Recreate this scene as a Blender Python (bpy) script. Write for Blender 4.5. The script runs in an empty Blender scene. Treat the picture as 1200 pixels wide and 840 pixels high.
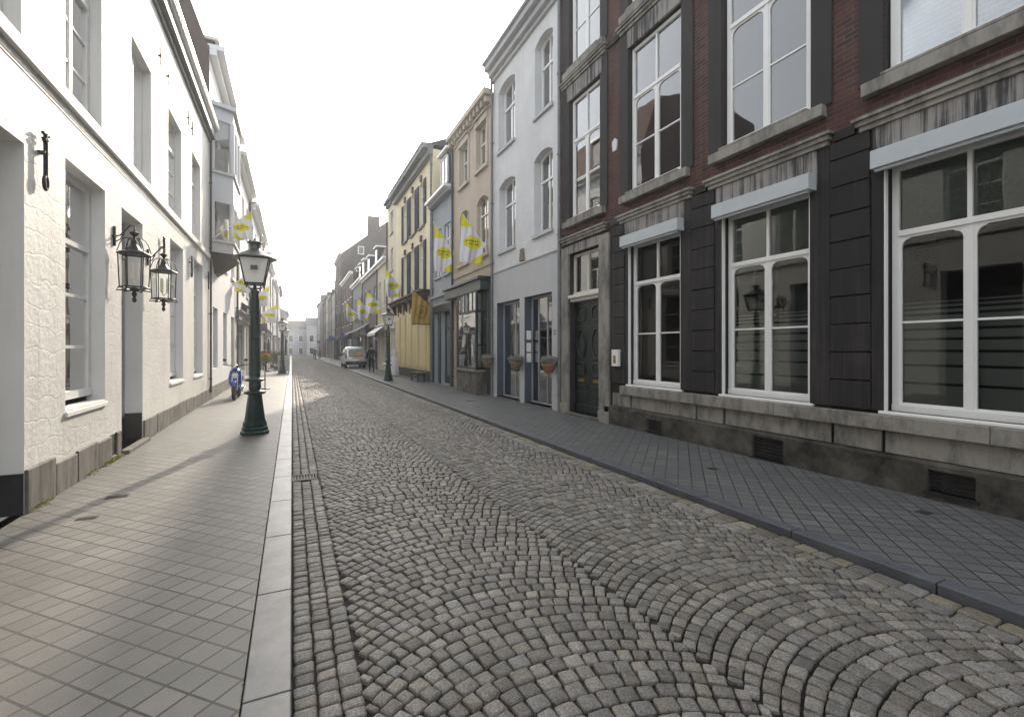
import bpy, bmesh, math, random
from mathutils import Vector, Matrix
sc = bpy.context.scene
COL = sc.collection
RN = random.Random(11)
PI = math.pi
BASE = {}
# ------------------------------------------------------------------ helpers
def _get(o): return BASE.get(o.name, Vector((0, 0, 0)))
class MB:
    def __init__(s): s.v = []; s.f = []; s.m = []; s.s = []
    def add(s, vs, fs, mi=0, sm=False):
        b = len(s.v); s.v += [tuple(p) for p in vs]
        for f in fs: s.f.append([b + i for i in f]); s.m.append(mi); s.s.append(sm)
    def box(s, x0, x1, y0, y1, z0, z1, mi=0):
        if x0 > x1: x0, x1 = x1, x0
        if y0 > y1: y0, y1 = y1, y0
        if z0 > z1: z0, z1 = z1, z0
        s.add([(x0,y0,z0),(x1,y0,z0),(x1,y1,z0),(x0,y1,z0),(x0,y0,z1),(x1,y0,z1),(x1,y1,z1),(x0,y1,z1)],
              [(0,3,2,1),(4,5,6,7),(0,1,5,4),(1,2,6,5),(2,3,7,6),(3,0,4,7)], mi)
    def quad(s, a, b, c, d, mi=0): s.add([a,b,c,d], [(0,1,2,3)], mi)
    def prism(s, poly, d, mi=0, sm=False):
        n = len(poly); d = Vector(d); p = [Vector(q) for q in poly]
        s.add(p + [q + d for q in p], [tuple(range(n-1,-1,-1)), tuple(range(n,2*n))] + [(i,(i+1)%n,n+(i+1)%n,n+i) for i in range(n)], mi, sm)
    def tube(s, pts, r, n=8, mi=0, cap=True):
        pts = [Vector(p) for p in pts]; rs = r if isinstance(r, (list, tuple)) else [r]*len(pts)
        vs = []; up = None
        for i, p in enumerate(pts):
            t = (pts[min(i+1,len(pts)-1)] - pts[max(i-1,0)]).normalized()
            if up is None: up = Vector((0,0,1)) if abs(t.z) < .9 else Vector((1,0,0))
            a = t.cross(up).normalized(); b = a.cross(t).normalized(); up = b
            for k in range(n):
                w = 2*PI*k/n; vs.append(p + (a*math.cos(w) + b*math.sin(w))*rs[i])
        fs = [(i*n+k, i*n+(k+1)%n, (i+1)*n+(k+1)%n, (i+1)*n+k) for i in range(len(pts)-1) for k in range(n)]
        s.add(vs, fs, mi, n > 5)
        if cap: s.add(vs[:n], [tuple(range(n))], mi); s.add(vs[-n:], [tuple(range(n-1,-1,-1))], mi)
    def lathe(s, prof, c=(0,0,0), n=20, mi=0, sm=True, rot=0):
        vs = []
        for r, z in prof:
            for k in range(n):
                w = 2*PI*k/n + rot; vs.append((c[0]+r*math.cos(w), c[1]+r*math.sin(w), c[2]+z))
        m = len(prof)
        s.add(vs, [(i*n+k, i*n+(k+1)%n, (i+1)*n+(k+1)%n, (i+1)*n+k) for i in range(m-1) for k in range(n)], mi, sm)
        s.add(vs[:n], [tuple(range(n-1,-1,-1))], mi); s.add(vs[-n:], [tuple(range(n))], mi)
    def ell(s, c, r, n=14, m=9, mi=0):
        vs = []; fs = []
        for i in range(m+1):
            a = PI*i/m
            for k in range(n):
                w = 2*PI*k/n; vs.append((c[0]+r[0]*math.sin(a)*math.cos(w), c[1]+r[1]*math.sin(a)*math.sin(w), c[2]+r[2]*math.cos(a)))
        s.add(vs, [(i*n+k, (i+1)*n+k, (i+1)*n+(k+1)%n, i*n+(k+1)%n) for i in range(m) for k in range(n)], mi, True)
    def build(s, name, mats, parent=None, bevel=0, loc=None, recalc=False):
        if not isinstance(mats, (list, tuple)): mats = [mats]
        me = bpy.data.meshes.new(name)
        off = _get(parent) if parent else Vector(loc if loc else (0,0,0))
        me.from_pydata([(x-off.x, y-off.y, z-off.z) for x,y,z in s.v], [], s.f)
        me.polygons.foreach_set('material_index', s.m); me.polygons.foreach_set('use_smooth', s.s)
        for m in mats: me.materials.append(m)
        me.update()
        o = bpy.data.objects.new(name, me); COL.objects.link(o)
        if parent: o.parent = parent; BASE[o.name] = off
        else: o.location = off; BASE[o.name] = off
        if recalc or bevel:
            b = bmesh.new(); b.from_mesh(me); bmesh.ops.remove_doubles(b, verts=b.verts, dist=1e-5)
            bmesh.ops.recalc_face_normals(b, faces=b.faces); b.to_mesh(me); b.free()
        if bevel:
            md = o.modifiers.new('bevel', 'BEVEL'); md.width = bevel; md.segments = 2; md.limit_method = 'ANGLE'; md.angle_limit = .7
        return o
def tag(o, label, cat, group=None):
    o['label'] = label; o['category'] = cat
    if group: o['group'] = group
    return o
def thing(name, loc, label, cat, group=None):
    o = bpy.data.objects.new(name, None); COL.objects.link(o); o.location = loc; o.empty_display_size = .2
    BASE[o.name] = Vector(loc); return tag(o, label, cat, group)
def structure(o, kind='structure'): o['kind'] = kind; return o
def copy_tree(o, parent=None):
    c = o.copy(); COL.objects.link(c); c.parent = parent
    for ch in list(o.children): copy_tree(ch, c)
    return c
class Fac:      # a street facade: n is metres into the building, negative towards the street
    def __init__(s, side, X): s.s = side; s.X = X
    def x(s, n): return s.X + s.s*n
    def p(s, y, z, n=0): return (s.x(n), y, z)
    def box(s, mb, y0, y1, z0, z1, n0, n1, mi=0): mb.box(s.x(n0), s.x(n1), y0, y1, z0, z1, mi)
    def prism(s, mb, yz, n0, n1, mi=0, sm=False): mb.prism([s.p(y,z,n0) for y,z in yz], (s.s*(n1-n0),0,0), mi, sm)
# ------------------------------------------------------------------ materials
def newmat(name):
    m = bpy.data.materials.new(name); m.use_nodes = True; nt = m.node_tree; nt.nodes.clear()
    out = nt.nodes.new('ShaderNodeOutputMaterial'); p = nt.nodes.new('ShaderNodeBsdfPrincipled')
    nt.links.new(p.outputs[0], out.inputs[0]); return m, nt, p, out
def N(nt, t, **kw):
    n = nt.nodes.new(t)
    for k, v in kw.items():
        if k.startswith('i_'): n.inputs[k[2:].replace('_',' ')].default_value = v
        elif k.startswith('n_'): n.inputs[int(k[2:])].default_value = v
        else: setattr(n, k, v)
    return n
def L(nt, a, b): nt.links.new(a, b)
def mix(nt, fac, a, b, mode='MIX'):
    n = nt.nodes.new('ShaderNodeMix'); n.data_type = 'RGBA'; n.blend_type = mode
    for s, v in ((0, fac), (6, a), (7, b)):
        if hasattr(v, 'is_linked') or hasattr(v, 'links'): nt.links.new(v, n.inputs[s])
        else: n.inputs[s].default_value = v if s == 0 else (*v[:3], 1)
    return n.outputs[2]
def ramp(nt, fac, a, b):
    r = nt.nodes.new('ShaderNodeMapRange'); r.inputs[1].default_value = a; r.inputs[2].default_value = b
    nt.links.new(fac, r.inputs[0]); return r.outputs[0]
def coords(nt, kind='o'):
    if kind == 'w': return nt.nodes.new('ShaderNodeNewGeometry').outputs['Position']
    return nt.nodes.new('ShaderNodeTexCoord').outputs['Object']
def wallvec(nt, c):     # (x+y, z) so that brick courses run round corners
    sp = nt.nodes.new('ShaderNodeSeparateXYZ'); L(nt, c, sp.inputs[0])
    ad = N(nt, 'ShaderNodeMath', operation='ADD'); L(nt, sp.outputs[0], ad.inputs[0]); L(nt, sp.outputs[1], ad.inputs[1])
    cb = nt.nodes.new('ShaderNodeCombineXYZ'); L(nt, ad.outputs[0], cb.inputs[0]); L(nt, sp.outputs[2], cb.inputs[1])
    return cb.outputs[0]
def noise(nt, vec, scale, detail=4, rough=.6, sv=None):
    if sv:
        m = N(nt, 'ShaderNodeMapping'); m.inputs['Scale'].default_value = sv; L(nt, vec, m.inputs[0]); vec = m.outputs[0]
    n = N(nt, 'ShaderNodeTexNoise'); n.inputs['Scale'].default_value = scale; n.inputs['Detail'].default_value = detail
    n.inputs['Roughness'].default_value = rough; L(nt, vec, n.inputs['Vector']); return n.outputs['Fac']
def bump(nt, p, h, strength=.3, dist=.01, chain=None):
    b = N(nt, 'ShaderNodeBump'); b.inputs['Strength'].default_value = strength; b.inputs['Distance'].default_value = dist
    L(nt, h, b.inputs['Height'])
    if chain is not None: L(nt, chain, b.inputs['Normal'])
    L(nt, b.outputs[0], p.inputs['Normal']); return b.outputs[0]
def mul(c, k): return tuple(min(1, x*k) for x in c)
def simple(name, c, rough=.5, metal=0, var=.12, scale=6, bs=.0):
    m, nt, p, o = newmat(name); co = coords(nt); n = noise(nt, co, scale)
    L(nt, mix(nt, ramp(nt, n, .28, .72), mul(c, 1-var), mul(c, 1+var)), p.inputs['Base Color']); p.inputs['Roughness'].default_value = rough; p.inputs['Metallic'].default_value = metal
    if bs: bump(nt, p, noise(nt, co, scale*6), bs, .004)
    return m
def plaster(name, c, dirt=.35, bs=.35, rough=.75):
    m, nt, p, o = newmat(name); co = coords(nt)
    big = noise(nt, co, .5, 5, .65); st = noise(nt, co, 1.2, 5, .6, (3, 3, .35)); fine = noise(nt, co, 22, 5, .7)
    a = mix(nt, ramp(nt, big, .35, .7), mul(c, 1.04), mul(c, .86))
    b = mix(nt, ramp(nt, st, .52, .8), a, mul(c, 1-dirt)); L(nt, b, p.inputs['Base Color'])
    p.inputs['Roughness'].default_value = rough; bump(nt, p, fine, bs, .006); return m
def brickmat(name, c1, c2, mortar, bw=.2, bh=.065, ms=.008, painted=False, dirt=.4, bs=.5, dist=.006, warp=.0, rough=.85):
    m, nt, p, o = newmat(name); co = coords(nt); v = wallvec(nt, co)
    if warp:
        nz = N(nt, 'ShaderNodeTexNoise'); nz.inputs['Scale'].default_value = 2.2; L(nt, v, nz.inputs['Vector'])
        sb = N(nt, 'ShaderNodeVectorMath', operation='SUBTRACT'); sb.inputs[1].default_value = (.5,.5,.5); L(nt, nz.outputs['Color'], sb.inputs[0])
        sc_ = N(nt, 'ShaderNodeVectorMath', operation='SCALE'); sc_.inputs['Scale'].default_value = warp; L(nt, sb.outputs[0], sc_.inputs[0])
        ad = N(nt, 'ShaderNodeVectorMath', operation='ADD'); L(nt, v, ad.inputs[0]); L(nt, sc_.outputs[0], ad.inputs[1]); v = ad.outputs[0]
    b = N(nt, 'ShaderNodeTexBrick'); L(nt, v, b.inputs['Vector'])
    b.inputs['Scale'].default_value = 1; b.inputs['Brick Width'].default_value = bw; b.inputs['Row Height'].default_value = bh
    b.inputs['Mortar Size'].default_value = ms; b.inputs['Mortar Smooth'].default_value = .3 if not painted else .8; b.inputs['Bias'].default_value = 0
    for k, c in (('Color1', c1), ('Color2', c2), ('Mortar', mortar)): b.inputs[k].default_value = (*c, 1)
    big = noise(nt, co, .7, 5, .65); st = noise(nt, co, 1.5, 5, .6, (4, 4, .35)); fine = noise(nt, co, 30, 4, .7)
    a = mix(nt, ramp(nt, big, .4, .75), b.outputs['Color'], mul(c1, .8))
    a = mix(nt, ramp(nt, st, .5, .85), a, mul(c1, 1-dirt)); a2 = mix(nt, fine, mul(a_ := (1,1,1), .82), (1,1,1)); 
    L(nt, mix(nt, 1.0, a, a2, 'MULTIPLY'), p.inputs['Base Color']); p.inputs['Roughness'].default_value = rough
    inv = N(nt, 'ShaderNodeMath', operation='SUBTRACT'); inv.inputs[0].default_value = 1; L(nt, b.outputs['Fac'], inv.inputs[1])
    c = bump(nt, p, inv.outputs[0], bs, dist); bump(nt, p, noise(nt, co, 9 if painted else 14, 7, .68), .75 if painted else .3, .016 if painted else .008, c); return m
def streaky(name, dark, pale, lo=.42, hi=.56, sv=(5,5,.12)):
    m, nt, p, o = newmat(name); co = coords(nt)
    st = noise(nt, co, 2.2, 6, .75, sv); b2 = noise(nt, co, 1.1, 4, .6); 
    ad = N(nt, 'ShaderNodeMath', operation='ADD'); L(nt, st, ad.inputs[0])
    m2 = N(nt, 'ShaderNodeMath', operation='MULTIPLY_ADD'); L(nt, b2, m2.inputs[0]); m2.inputs[1].default_value = .5; m2.inputs[2].default_value = -.25; L(nt, m2.outputs[0], ad.inputs[1])
    L(nt, mix(nt, ramp(nt, ad.outputs[0], lo, hi), dark, pale), p.inputs['Base Color']); p.inputs['Roughness'].default_value = .8
    bump(nt, p, noise(nt, co, 25, 5, .7), .4, .005); return m
def glassmat(name, tint=(.55,.6,.6), refl=1.0, ior=1.5, mulr=1.5):
    m, nt, p, o = newmat(name); nt.nodes.remove(p)
    tr = N(nt, 'ShaderNodeBsdfTransparent'); tr.inputs[0].default_value = (*tint, 1)
    gl = N(nt, 'ShaderNodeBsdfGlossy'); gl.inputs['Roughness'].default_value = .015; gl.inputs[0].default_value = (refl, refl, refl, 1)
    fr = N(nt, 'ShaderNodeFresnel'); fr.inputs[0].default_value = ior
    ml = N(nt, 'ShaderNodeMath', operation='MULTIPLY', use_clamp=True); L(nt, fr.outputs[0], ml.inputs[0]); ml.inputs[1].default_value = mulr
    mx = N(nt, 'ShaderNodeMixShader'); L(nt, ml.outputs[0], mx.inputs[0]); L(nt, tr.outputs[0], mx.inputs[1]); L(nt, gl.outputs[0], mx.inputs[2]); L(nt, mx.outputs[0], o.inputs[0])
    n = noise(nt, coords(nt), 1.3, 2); b = N(nt, 'ShaderNodeBump'); b.inputs['Strength'].default_value = .06; b.inputs['Distance'].default_value = .02
    L(nt, n, b.inputs['Height']); L(nt, b.outputs[0], gl.inputs['Normal']); return m
M = {}
M['l1'] = brickmat('painted_rough_masonry', (.80,.79,.76), (.78,.77,.74), (.765,.755,.725), .46, .23, .012, True, .24, .2, .012, .3, .6)
M['l1plain'] = plaster('painted_reveal', (.74,.74,.73), .2, .3, .6)
M['plinth_l'] = streaky('weathered_plinth_stone', (.04,.037,.033), (.17,.155,.14), .34, .62, (4,4,.5))
M['black'] = simple('black_paint', (.012,.013,.016), .45)
M['darkstone'] = brickmat('dark_stone', (.036,.034,.035), (.03,.028,.03), (.03,.03,.03), 9, 9, .001, False, .5, .2, .003)
M['darkblock'] = streaky('dark_block_stone', (.012,.0105,.011), (.058,.05,.048), .46, .8)
M['palestone'] = streaky('pale_sill_stone', (.085,.08,.074), (.28,.265,.24), .3, .58, (2.5,2.5,.8))
M['plinth_r'] = streaky('stained_plinth_stone', (.045,.042,.036), (.2,.19,.17), .3, .72, (1.6,1.6,.9))
M['plinth_low'] = streaky('damp_stained_plinth', (.014,.013,.011), (.13,.12,.1), .36, .8, (1.2,1.2,1.2))
M['streak'] = streaky('streaked_lintel_stone', (.035,.034,.036), (.27,.255,.24), .42, .57, (6,6,.22))
M['brick'] = brickmat('red_brick', (.115,.044,.034), (.03,.019,.018), (.12,.105,.095), .2, .062, .009, False, .75, .8, .01)
M['white'] = simple('white_paint', (.78,.78,.77), .35, 0, .03)
M['offwhite'] = simple('cream_paint', (.6,.58,.52), .45, 0, .08)
M['shutter'] = simple('grey_aluminium', (.46,.5,.53), .4, .0, .03)
M['glass'] = glassmat('window_glass', (.9,.92,.93), 1, 1.6, 3.0)
M['glassdark'] = glassmat('dark_window_glass', (.25,.28,.28), 1, 1.6, 1.6)
M['glassgf'] = glassmat('ground_floor_glass', (.85,.88,.87), 1, 1.45, 1.0)
M['lampglass'] = glassmat('lantern_glass', (.99,.99,.98), 1, 1.12, .6)
M['milk'] = simple('milky_lamp_glass', (.8,.8,.76), .25, 0, .03)
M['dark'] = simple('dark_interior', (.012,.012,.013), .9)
M['frost'] = simple('granular_film', (.12,.13,.125), .6, 0, .25, 40)
M['stripe'] = simple('frosted_stripe_film', (.2,.21,.22), .5, 0, .1, 3)
M['curtain'] = simple('pale_curtain', (.72,.71,.68), .9, 0, .15, 5)
M['beigecurtain'] = simple('beige_blind', (.45,.36,.24), .9, 0, .1, 3)
M['violet'] = simple('dark_violet_curtain', (.035,.028,.06), .9, 0, .25, 4)
M['blind'] = simple('venetian_slats', (.62,.64,.67), .5, 0, .05)
M['door_g'] = simple('dark_green_gloss_paint', (.002,.011,.009), .3, 0, .2, 4)
M['brass'] = simple('brass', (.33,.22,.1), .45, 1, .1)
M['zinc'] = simple('weathered_zinc', (.16,.17,.18), .55, .3, .2)
M['pipe'] = simple('downpipe_metal', (.06,.06,.062), .5, .2, .2)
M['r2'] = brickmat('white_painted_brick', (.74,.745,.75), (.72,.725,.73), (.68,.69,.7), .21, .07, .012, True, .2, .4, .008)
M['slateblue'] = simple('dark_slate_blue_paint', (.07,.09,.12), .5, 0, .15, 3)
M['r2panel'] = plaster('lavender_grey_render', (.47,.475,.49), .12, .15)
M['r3'] = brickmat('tan_brick', (.62,.52,.42), (.56,.46,.37), (.5,.44,.37), .21, .065, .008, False, .3)
M['r3stone'] = plaster('tan_stone', (.5,.44,.37), .35, .3)
M['shopgreen'] = simple('blackish_green_joinery', (.02,.033,.034), .35, 0, .2)
M['r4'] = plaster('blue_grey_render', (.33,.36,.39), .2, .2)
M['slate'] = brickmat('slate_tiles', (.075,.08,.09), (.055,.058,.066), (.03,.03,.033), .24, .16, .006, False, .3, .5, .01)
M['redtile'] = brickmat('old_roof_tiles', (.13,.075,.055), (.095,.06,.05), (.05,.035,.03), .24, .28, .01, False, .4, .6, .015)
M['r5'] = plaster('butter_yellow_render', (.76,.67,.46), .2, .2)
M['r5pan'] = simple('yellow_panel_paint', (.66,.55,.3), .45, 0, .06)
M['r5b'] = plaster('pale_yellow_render', (.68,.61,.45), .25, .2)
M['shut_b'] = simple('blue_black_shutter_paint', (.022,.034,.046), .9, 0, .15)
M['gablebrick'] = brickmat('dark_gable_brick', (.05,.043,.042), (.035,.032,.032), (.045,.042,.04), .21, .065, .01, False, .4)
M['sidebrick'] = brickmat('brown_side_brick', (.15,.1,.085), (.12,.085,.078), (.12,.1,.095), .21, .065, .01, False, .3)
M['lampgreen'] = simple('cast_iron_green', (.006,.032,.028), .38, .2, .25, 5, .1)
M['lampgrey'] = simple('lamp_roof_grey', (.07,.08,.08), .4, .5, .2)
M['iron'] = simple('wrought_iron', (.012,.012,.016), .5, .3, .3)
M['candle'] = simple('candle_wax', (.75,.72,.6), .5)
M['tyre'] = simple('tyre_rubber', (.015,.015,.015), .8)
M['chrome'] = simple('chrome', (.6,.6,.6), .15, 1, .03)
M['moped'] = simple('moped_blue', (.01,.06,.36), .22, 0, .05)
M['plastic'] = simple('black_plastic', (.02,.02,.02), .5)
M['vanpaint'] = simple('silver_car_paint', (.66,.68,.68), .25, .4, .03)
M['vanglass'] = simple('van_glass_painted_reflection', (.3,.34,.35), .08, 0, .2, 4)  # pale base colour stands in for a bright reflection in the rear window
M['taillight'] = simple('red_tail_lens', (.4,.01,.01), .2)
M['plate'] = simple('yellow_number_plate', (.7,.5,.03), .4)
M['orange'] = simple('orange_sticker', (.75,.35,.04), .5)
M['terracotta'] = simple('terracotta', (.28,.14,.09), .8, 0, .15)
M['wicker'] = simple('weathered_basket', (.2,.15,.11), .85, 0, .3, 30)
M['leafgrey'] = simple('grey_heather_leaves', (.26,.26,.23), .8, 0, .3, 30)
M['leaf'] = simple('green_leaves', (.05,.09,.03), .6, 0, .4, 9)
M['leafy'] = simple('yellow_green_leaves', (.22,.26,.03), .6, 0, .3, 9)
M['flower'] = simple('orange_flowers', (.65,.2,.05), .6, 0, .3, 9)
def clothmat(name, c):
    m, nt, p, o = newmat(name); p.inputs['Base Color'].default_value = (*c, 1); p.inputs['Roughness'].default_value = .85
    tl = N(nt, 'ShaderNodeBsdfTranslucent'); tl.inputs[0].default_value = (*c, 1); mx = N(nt, 'ShaderNodeMixShader'); mx.inputs[0].default_value = .22
    L(nt, p.outputs[0], mx.inputs[1]); L(nt, tl.outputs[0], mx.inputs[2]); L(nt, mx.outputs[0], o.inputs[0]); return m
M['flagw'] = clothmat('white_flag_cloth', (.78,.78,.84))
M['flagy'] = clothmat('yellow_flag_cloth', (.78,.72,.02))
M['flagd'] = simple('olive_lettering', (.22,.24,.03), .8, 0, .1, 3)
M['ochre'] = simple('ochre_banner_cloth', (.37,.24,.05), .8, 0, .12, 4)
M['ochred'] = simple('ochre_emblem', (.22,.15,.035), .8, 0, .12, 4)
M['wood'] = simple('dark_wood', (.07,.05,.04), .7, 0, .3, 10)
M['gown'] = simple('white_gown_satin', (.66,.66,.7), .55, 0, .1, 8)
M['skin'] = simple('skin', (.45,.27,.2), .6)
M['hair'] = simple('dark_hair', (.03,.02,.015), .7, 0, .3, 30)
M['navy'] = simple('navy_jacket', (.012,.022,.045), .8, 0, .2, 8)
M['jeans'] = simple('dark_trousers', (.015,.02,.035), .85, 0, .2, 8)
M['board'] = simple('grey_board', (.45,.45,.44), .6)
M['sign_blue'] = simple('blue_sign', (.05,.09,.3), .4)
M['bay'] = plaster('pale_bay_paint', (.6,.61,.63), .1, .1, .5)
M['bluegrey'] = plaster('grey_blue_joinery', (.36,.38,.42), .1, .1, .5)
# granite setts: colour of each stone comes from a per-stone attribute
def settmat():
    m, nt, p, o = newmat('granite_setts'); co = coords(nt, 'w')
    at = N(nt, 'ShaderNodeAttribute'); at.attribute_name = 'col'
    f = noise(nt, co, 90, 5, .75); g = noise(nt, co, 14, 4, .6)
    a = mix(nt, ramp(nt, f, .35, .66), (.45,.44,.43), (1.3,1.3,1.3)); b = mix(nt, ramp(nt, g, .35, .7), (.8,.78,.74), (1.1,1.1,1.1))
    c = mix(nt, 1.0, at.outputs['Color'], a, 'MULTIPLY'); L(nt, mix(nt, 1.0, c, b, 'MULTIPLY'), p.inputs['Base Color'])
    p.inputs['Roughness'].default_value = .62; p.inputs['Specular IOR Level'].default_value = .35
    c1 = bump(nt, p, noise(nt, co, 28, 3, .6), .6, .008); bump(nt, p, noise(nt, co, 120, 4, .7), .5, .003, c1); return m
def pavemat(name, c1, c2, mortar, size=.15):
    m, nt, p, o = newmat(name); co = coords(nt, 'w')
    mp = N(nt, 'ShaderNodeMapping'); mp.inputs['Rotation'].default_value = (0,0,PI/4); L(nt, co, mp.inputs[0])
    b = N(nt, 'ShaderNodeTexBrick', offset=0.0); b.offset_frequency = 1; L(nt, mp.outputs[0], b.inputs['Vector'])
    b.inputs['Scale'].default_value = 1; b.inputs['Brick Width'].default_value = size; b.inputs['Row Height'].default_value = size
    b.inputs['Mortar Size'].default_value = .0068; b.inputs['Mortar Smooth'].default_value = .1
    for k, c in (('Color1', c1), ('Color2', c2), ('Mortar', mortar)): b.inputs[k].default_value = (*c, 1)
    big = noise(nt, co, .9, 5, .65); f = noise(nt, co, 120, 4, .7)
    a = mix(nt, ramp(nt, big, .35, .75), b.outputs['Color'], mul(c2, .82)); fm = mix(nt, f, (.72,.72,.72), (1.2,1.2,1.2))
    sp = noise(nt, co, 7, 3, .5); dots = mix(nt, ramp(nt, sp, .76, .8), (1,1,1), (.75,.75,.75))
    r = mix(nt, 1.0, mix(nt, 1.0, a, fm, 'MULTIPLY'), dots, 'MULTIPLY'); L(nt, r, p.inputs['Base Color'])
    p.inputs['Roughness'].default_value = .55
    inv = N(nt, 'ShaderNodeMath', operation='SUBTRACT'); inv.inputs[0].default_value = 1; L(nt, b.outputs['Fac'], inv.inputs[1])
    c = bump(nt, p, inv.outputs[0], .7, .004); c = bump(nt, p, noise(nt, co, 3.5, 3, .5), .35, .02, c); bump(nt, p, f, .3, .002, c); return m
M['sett'] = settmat()
M['paveL'] = pavemat('left_paving_tiles', (.172,.168,.155), (.12,.119,.11), (.007,.007,.006))
M['paveR'] = pavemat('right_paving_tiles', (.155,.156,.155), (.108,.11,.11), (.007,.007,.007))
M['kerbL'] = simple('smooth_kerb_stone', (.112,.112,.112), .42, 0, .45, 4.5, .15)
M['kerbR'] = simple('blue_kerb_stone', (.085,.09,.105), .45, 0, .25, 3, .15)
M['sand'] = simple('joint_sand', (.016,.014,.012), .95, 0, .3, 9)
M['asphalt'] = simple('distant_ground', (.12,.12,.115), .9, 0, .2, .5)
M['cast'] = simple('cast_iron_cover', (.06,.055,.05), .6, .4, .3, 20)
# ------------------------------------------------------------------ ground
PV = .06
g = MB(); g.quad((-600,-300,-.06),(600,-300,-.06),(600,900,-.06),(-600,900,-.06)); structure(g.build('ground', M['asphalt']))
g = MB(); g.quad((-.02,-12,-.022),(3.92,-12,-.022),(3.92,135,-.022),(-.02,135,-.022)); structure(g.build('road_bed', M['sand']))
def setts():
    V = []; F = []; C = []
    r = RN
    def stone(cs, y, col, h):
        # cs: 4 ground corners (counter-clockwise)
        cx = sum(c[0] for c in cs)/4; cy = sum(c[1] for c in cs)/4
        lod = 0 if y < 8 else (1 if y < 22 else 2)
        if lod < 2:
            ring = []
            for i in range(4):
                a, b, c = cs[i-1], cs[i], cs[(i+1)%4]; k = r.uniform(.09,.2) if lod == 0 else .12
                if lod == 0:
                    q = k*.25
                    ring += [(b[0]+(a[0]-b[0])*k, b[1]+(a[1]-b[1])*k),
                             (b[0]+(a[0]-b[0])*q+(c[0]-b[0])*q, b[1]+(a[1]-b[1])*q+(c[1]-b[1])*q),
                             (b[0]+(c[0]-b[0])*k, b[1]+(c[1]-b[1])*k)]
                else:
                    ring += [(b[0]+(a[0]-b[0])*k, b[1]+(a[1]-b[1])*k), (b[0]+(c[0]-b[0])*k, b[1]+(c[1]-b[1])*k)]
        else: ring = cs
        n = len(ring); b0 = len(V); tx = r.uniform(-.05,.05); ty = r.uniform(-.05,.05)
        def ringz(s, z):
            for x, yy in ring:
                X = cx+(x-cx)*s; Y = cy+(yy-cy)*s; V.append((X, Y, z + (X-cx)*tx + (Y-cy)*ty + (r.uniform(-.0012,.0012) if lod == 0 else 0)))
        lev = [(1.0,-.024),(.99,h-.006),(.93,h-.001)] + ([(.6,h+.0015)] if lod == 0 else [])
        if lod == 2: lev = [(1.0,-.024),(.93,h-.001)]
        for s_, z in lev: ringz(s_, z)
        for q in range(len(lev)-1):
            for i in range(n): F.append((b0+q*n+i, b0+q*n+(i+1)%n, b0+(q+1)*n+(i+1)%n, b0+(q+1)*n+i))
        F.append(tuple(b0+(len(lev)-1)*n+i for i in range(n)))
        C.extend([col]*(n*len(lev)))
    def colr(x):
        v = r.uniform(.16,.27)*r.uniform(.78,1.14); w = r.random()
        t = (1.04,1.0,.93) if w < .75 else ((1.07,1.0,.88) if w < .9 else (1.01,1.0,.98))
        if x > 3.7: t = (1.08,1.0,.76) if r.random() < .6 else t
        return (v*t[0], v*t[1], v*t[2], 1)
    # straight rows beside the kerbs
    def rows(x0, w, L0, yend):
        y = -3
        while y < yend:
            Ln = r.uniform(L0*.7, L0*1.3); gp = .0045
            if not (x0 < .29 and 6.33 < y+Ln and y < 6.62):
                j = lambda: r.uniform(-.005,.005)
                stone([(x0+gp+j(), y+gp+j()), (x0+w-gp+j(), y+gp+j()), (x0+w-gp+j(), y+Ln-gp+j()), (x0+gp+j(), y+Ln-gp+j())], y, colr(x0+.01 if x0 < 3.6 else x0), r.uniform(-.005,.003))
            y += Ln
    for k in range(3): rows(.005+k*.102, .102, .085, 110)
    rows(3.61, .13, .15, 110); rows(3.745, .14, .17, 110)
    A = math.radians(40); x0c = [.315, 1.963]; chord = 1.648; Rr = chord/2/math.sin(A); pit = .098
    for ci, xc0 in enumerate(x0c):
        xc = xc0 + chord/2; nk = int(115/pit)
        for k in range(nk):
            y0 = -3.6 + k*pit; arc = 2*A*Rr; n = 19
            n = n + r.choice((-1, 0, 0, 1)); ph = .5 if k % 2 else 0
            ts = [A*q_*(1.14-.14*abs(q_)) for q_ in [-1+2*(i+ph)/n for i in range(n+1)]]
            ts = [-A] + [t + r.uniform(-.008,.008) for t in ts if -A*.97 < t < A*.97] + [A]
            wob = r.uniform(-.006,.006)
            for i in range(len(ts)-1):
                t0, t1 = ts[i], ts[i+1]
                if t1 - t0 < .03: continue
                ga = .0042/Rr + r.uniform(0,.002); gn = .0048
                tm = (t0+t1)/2
                def P(t, s):
                    # square stones: sides along the radius, thickness shrinking to the flanks
                    w_ = (s-.5)*pit*math.cos(t); nx, ny = math.sin(tm), math.cos(tm)
                    return (xc + Rr*math.sin(t) + nx*w_ + r.uniform(-.0035,.0035), y0 + Rr*(math.cos(t)-math.cos(A)) + ny*w_ + wob*math.cos(t*1.5) + r.uniform(-.0035,.0035))
                g2 = gn/(pit*math.cos(tm))
                cs = [P(t0+ga, g2), P(t1-ga, g2), P(t1-ga, 1-g2), P(t0+ga, 1-g2)]
                if y0 > 112: continue
                stone(cs, y0, colr(xc+Rr*math.sin(t0)), r.uniform(-.006,.004))
    me = bpy.data.meshes.new('road'); me.from_pydata(V, [], F); at = me.color_attributes.new('col', 'FLOAT_COLOR', 'POINT')
    flat = [c for q in C for c in q]; at.data.foreach_set('color', flat)
    me.materials.append(M['sett']); me.polygons.foreach_set('use_smooth', [True]*len(me.polygons)); me.update()
    o = bpy.data.objects.new('road', me); COL.objects.link(o); structure(o)
setts()
g = MB(); g.box(-2.4, -.206, -12, 140, -.05, PV); structure(g.build('left_pavement', M['paveL']))
g = MB(); g.box(4.033, 6.2, -12, 140, -.05, PV); structure(g.build('right_pavement', M['paveR']))
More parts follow.
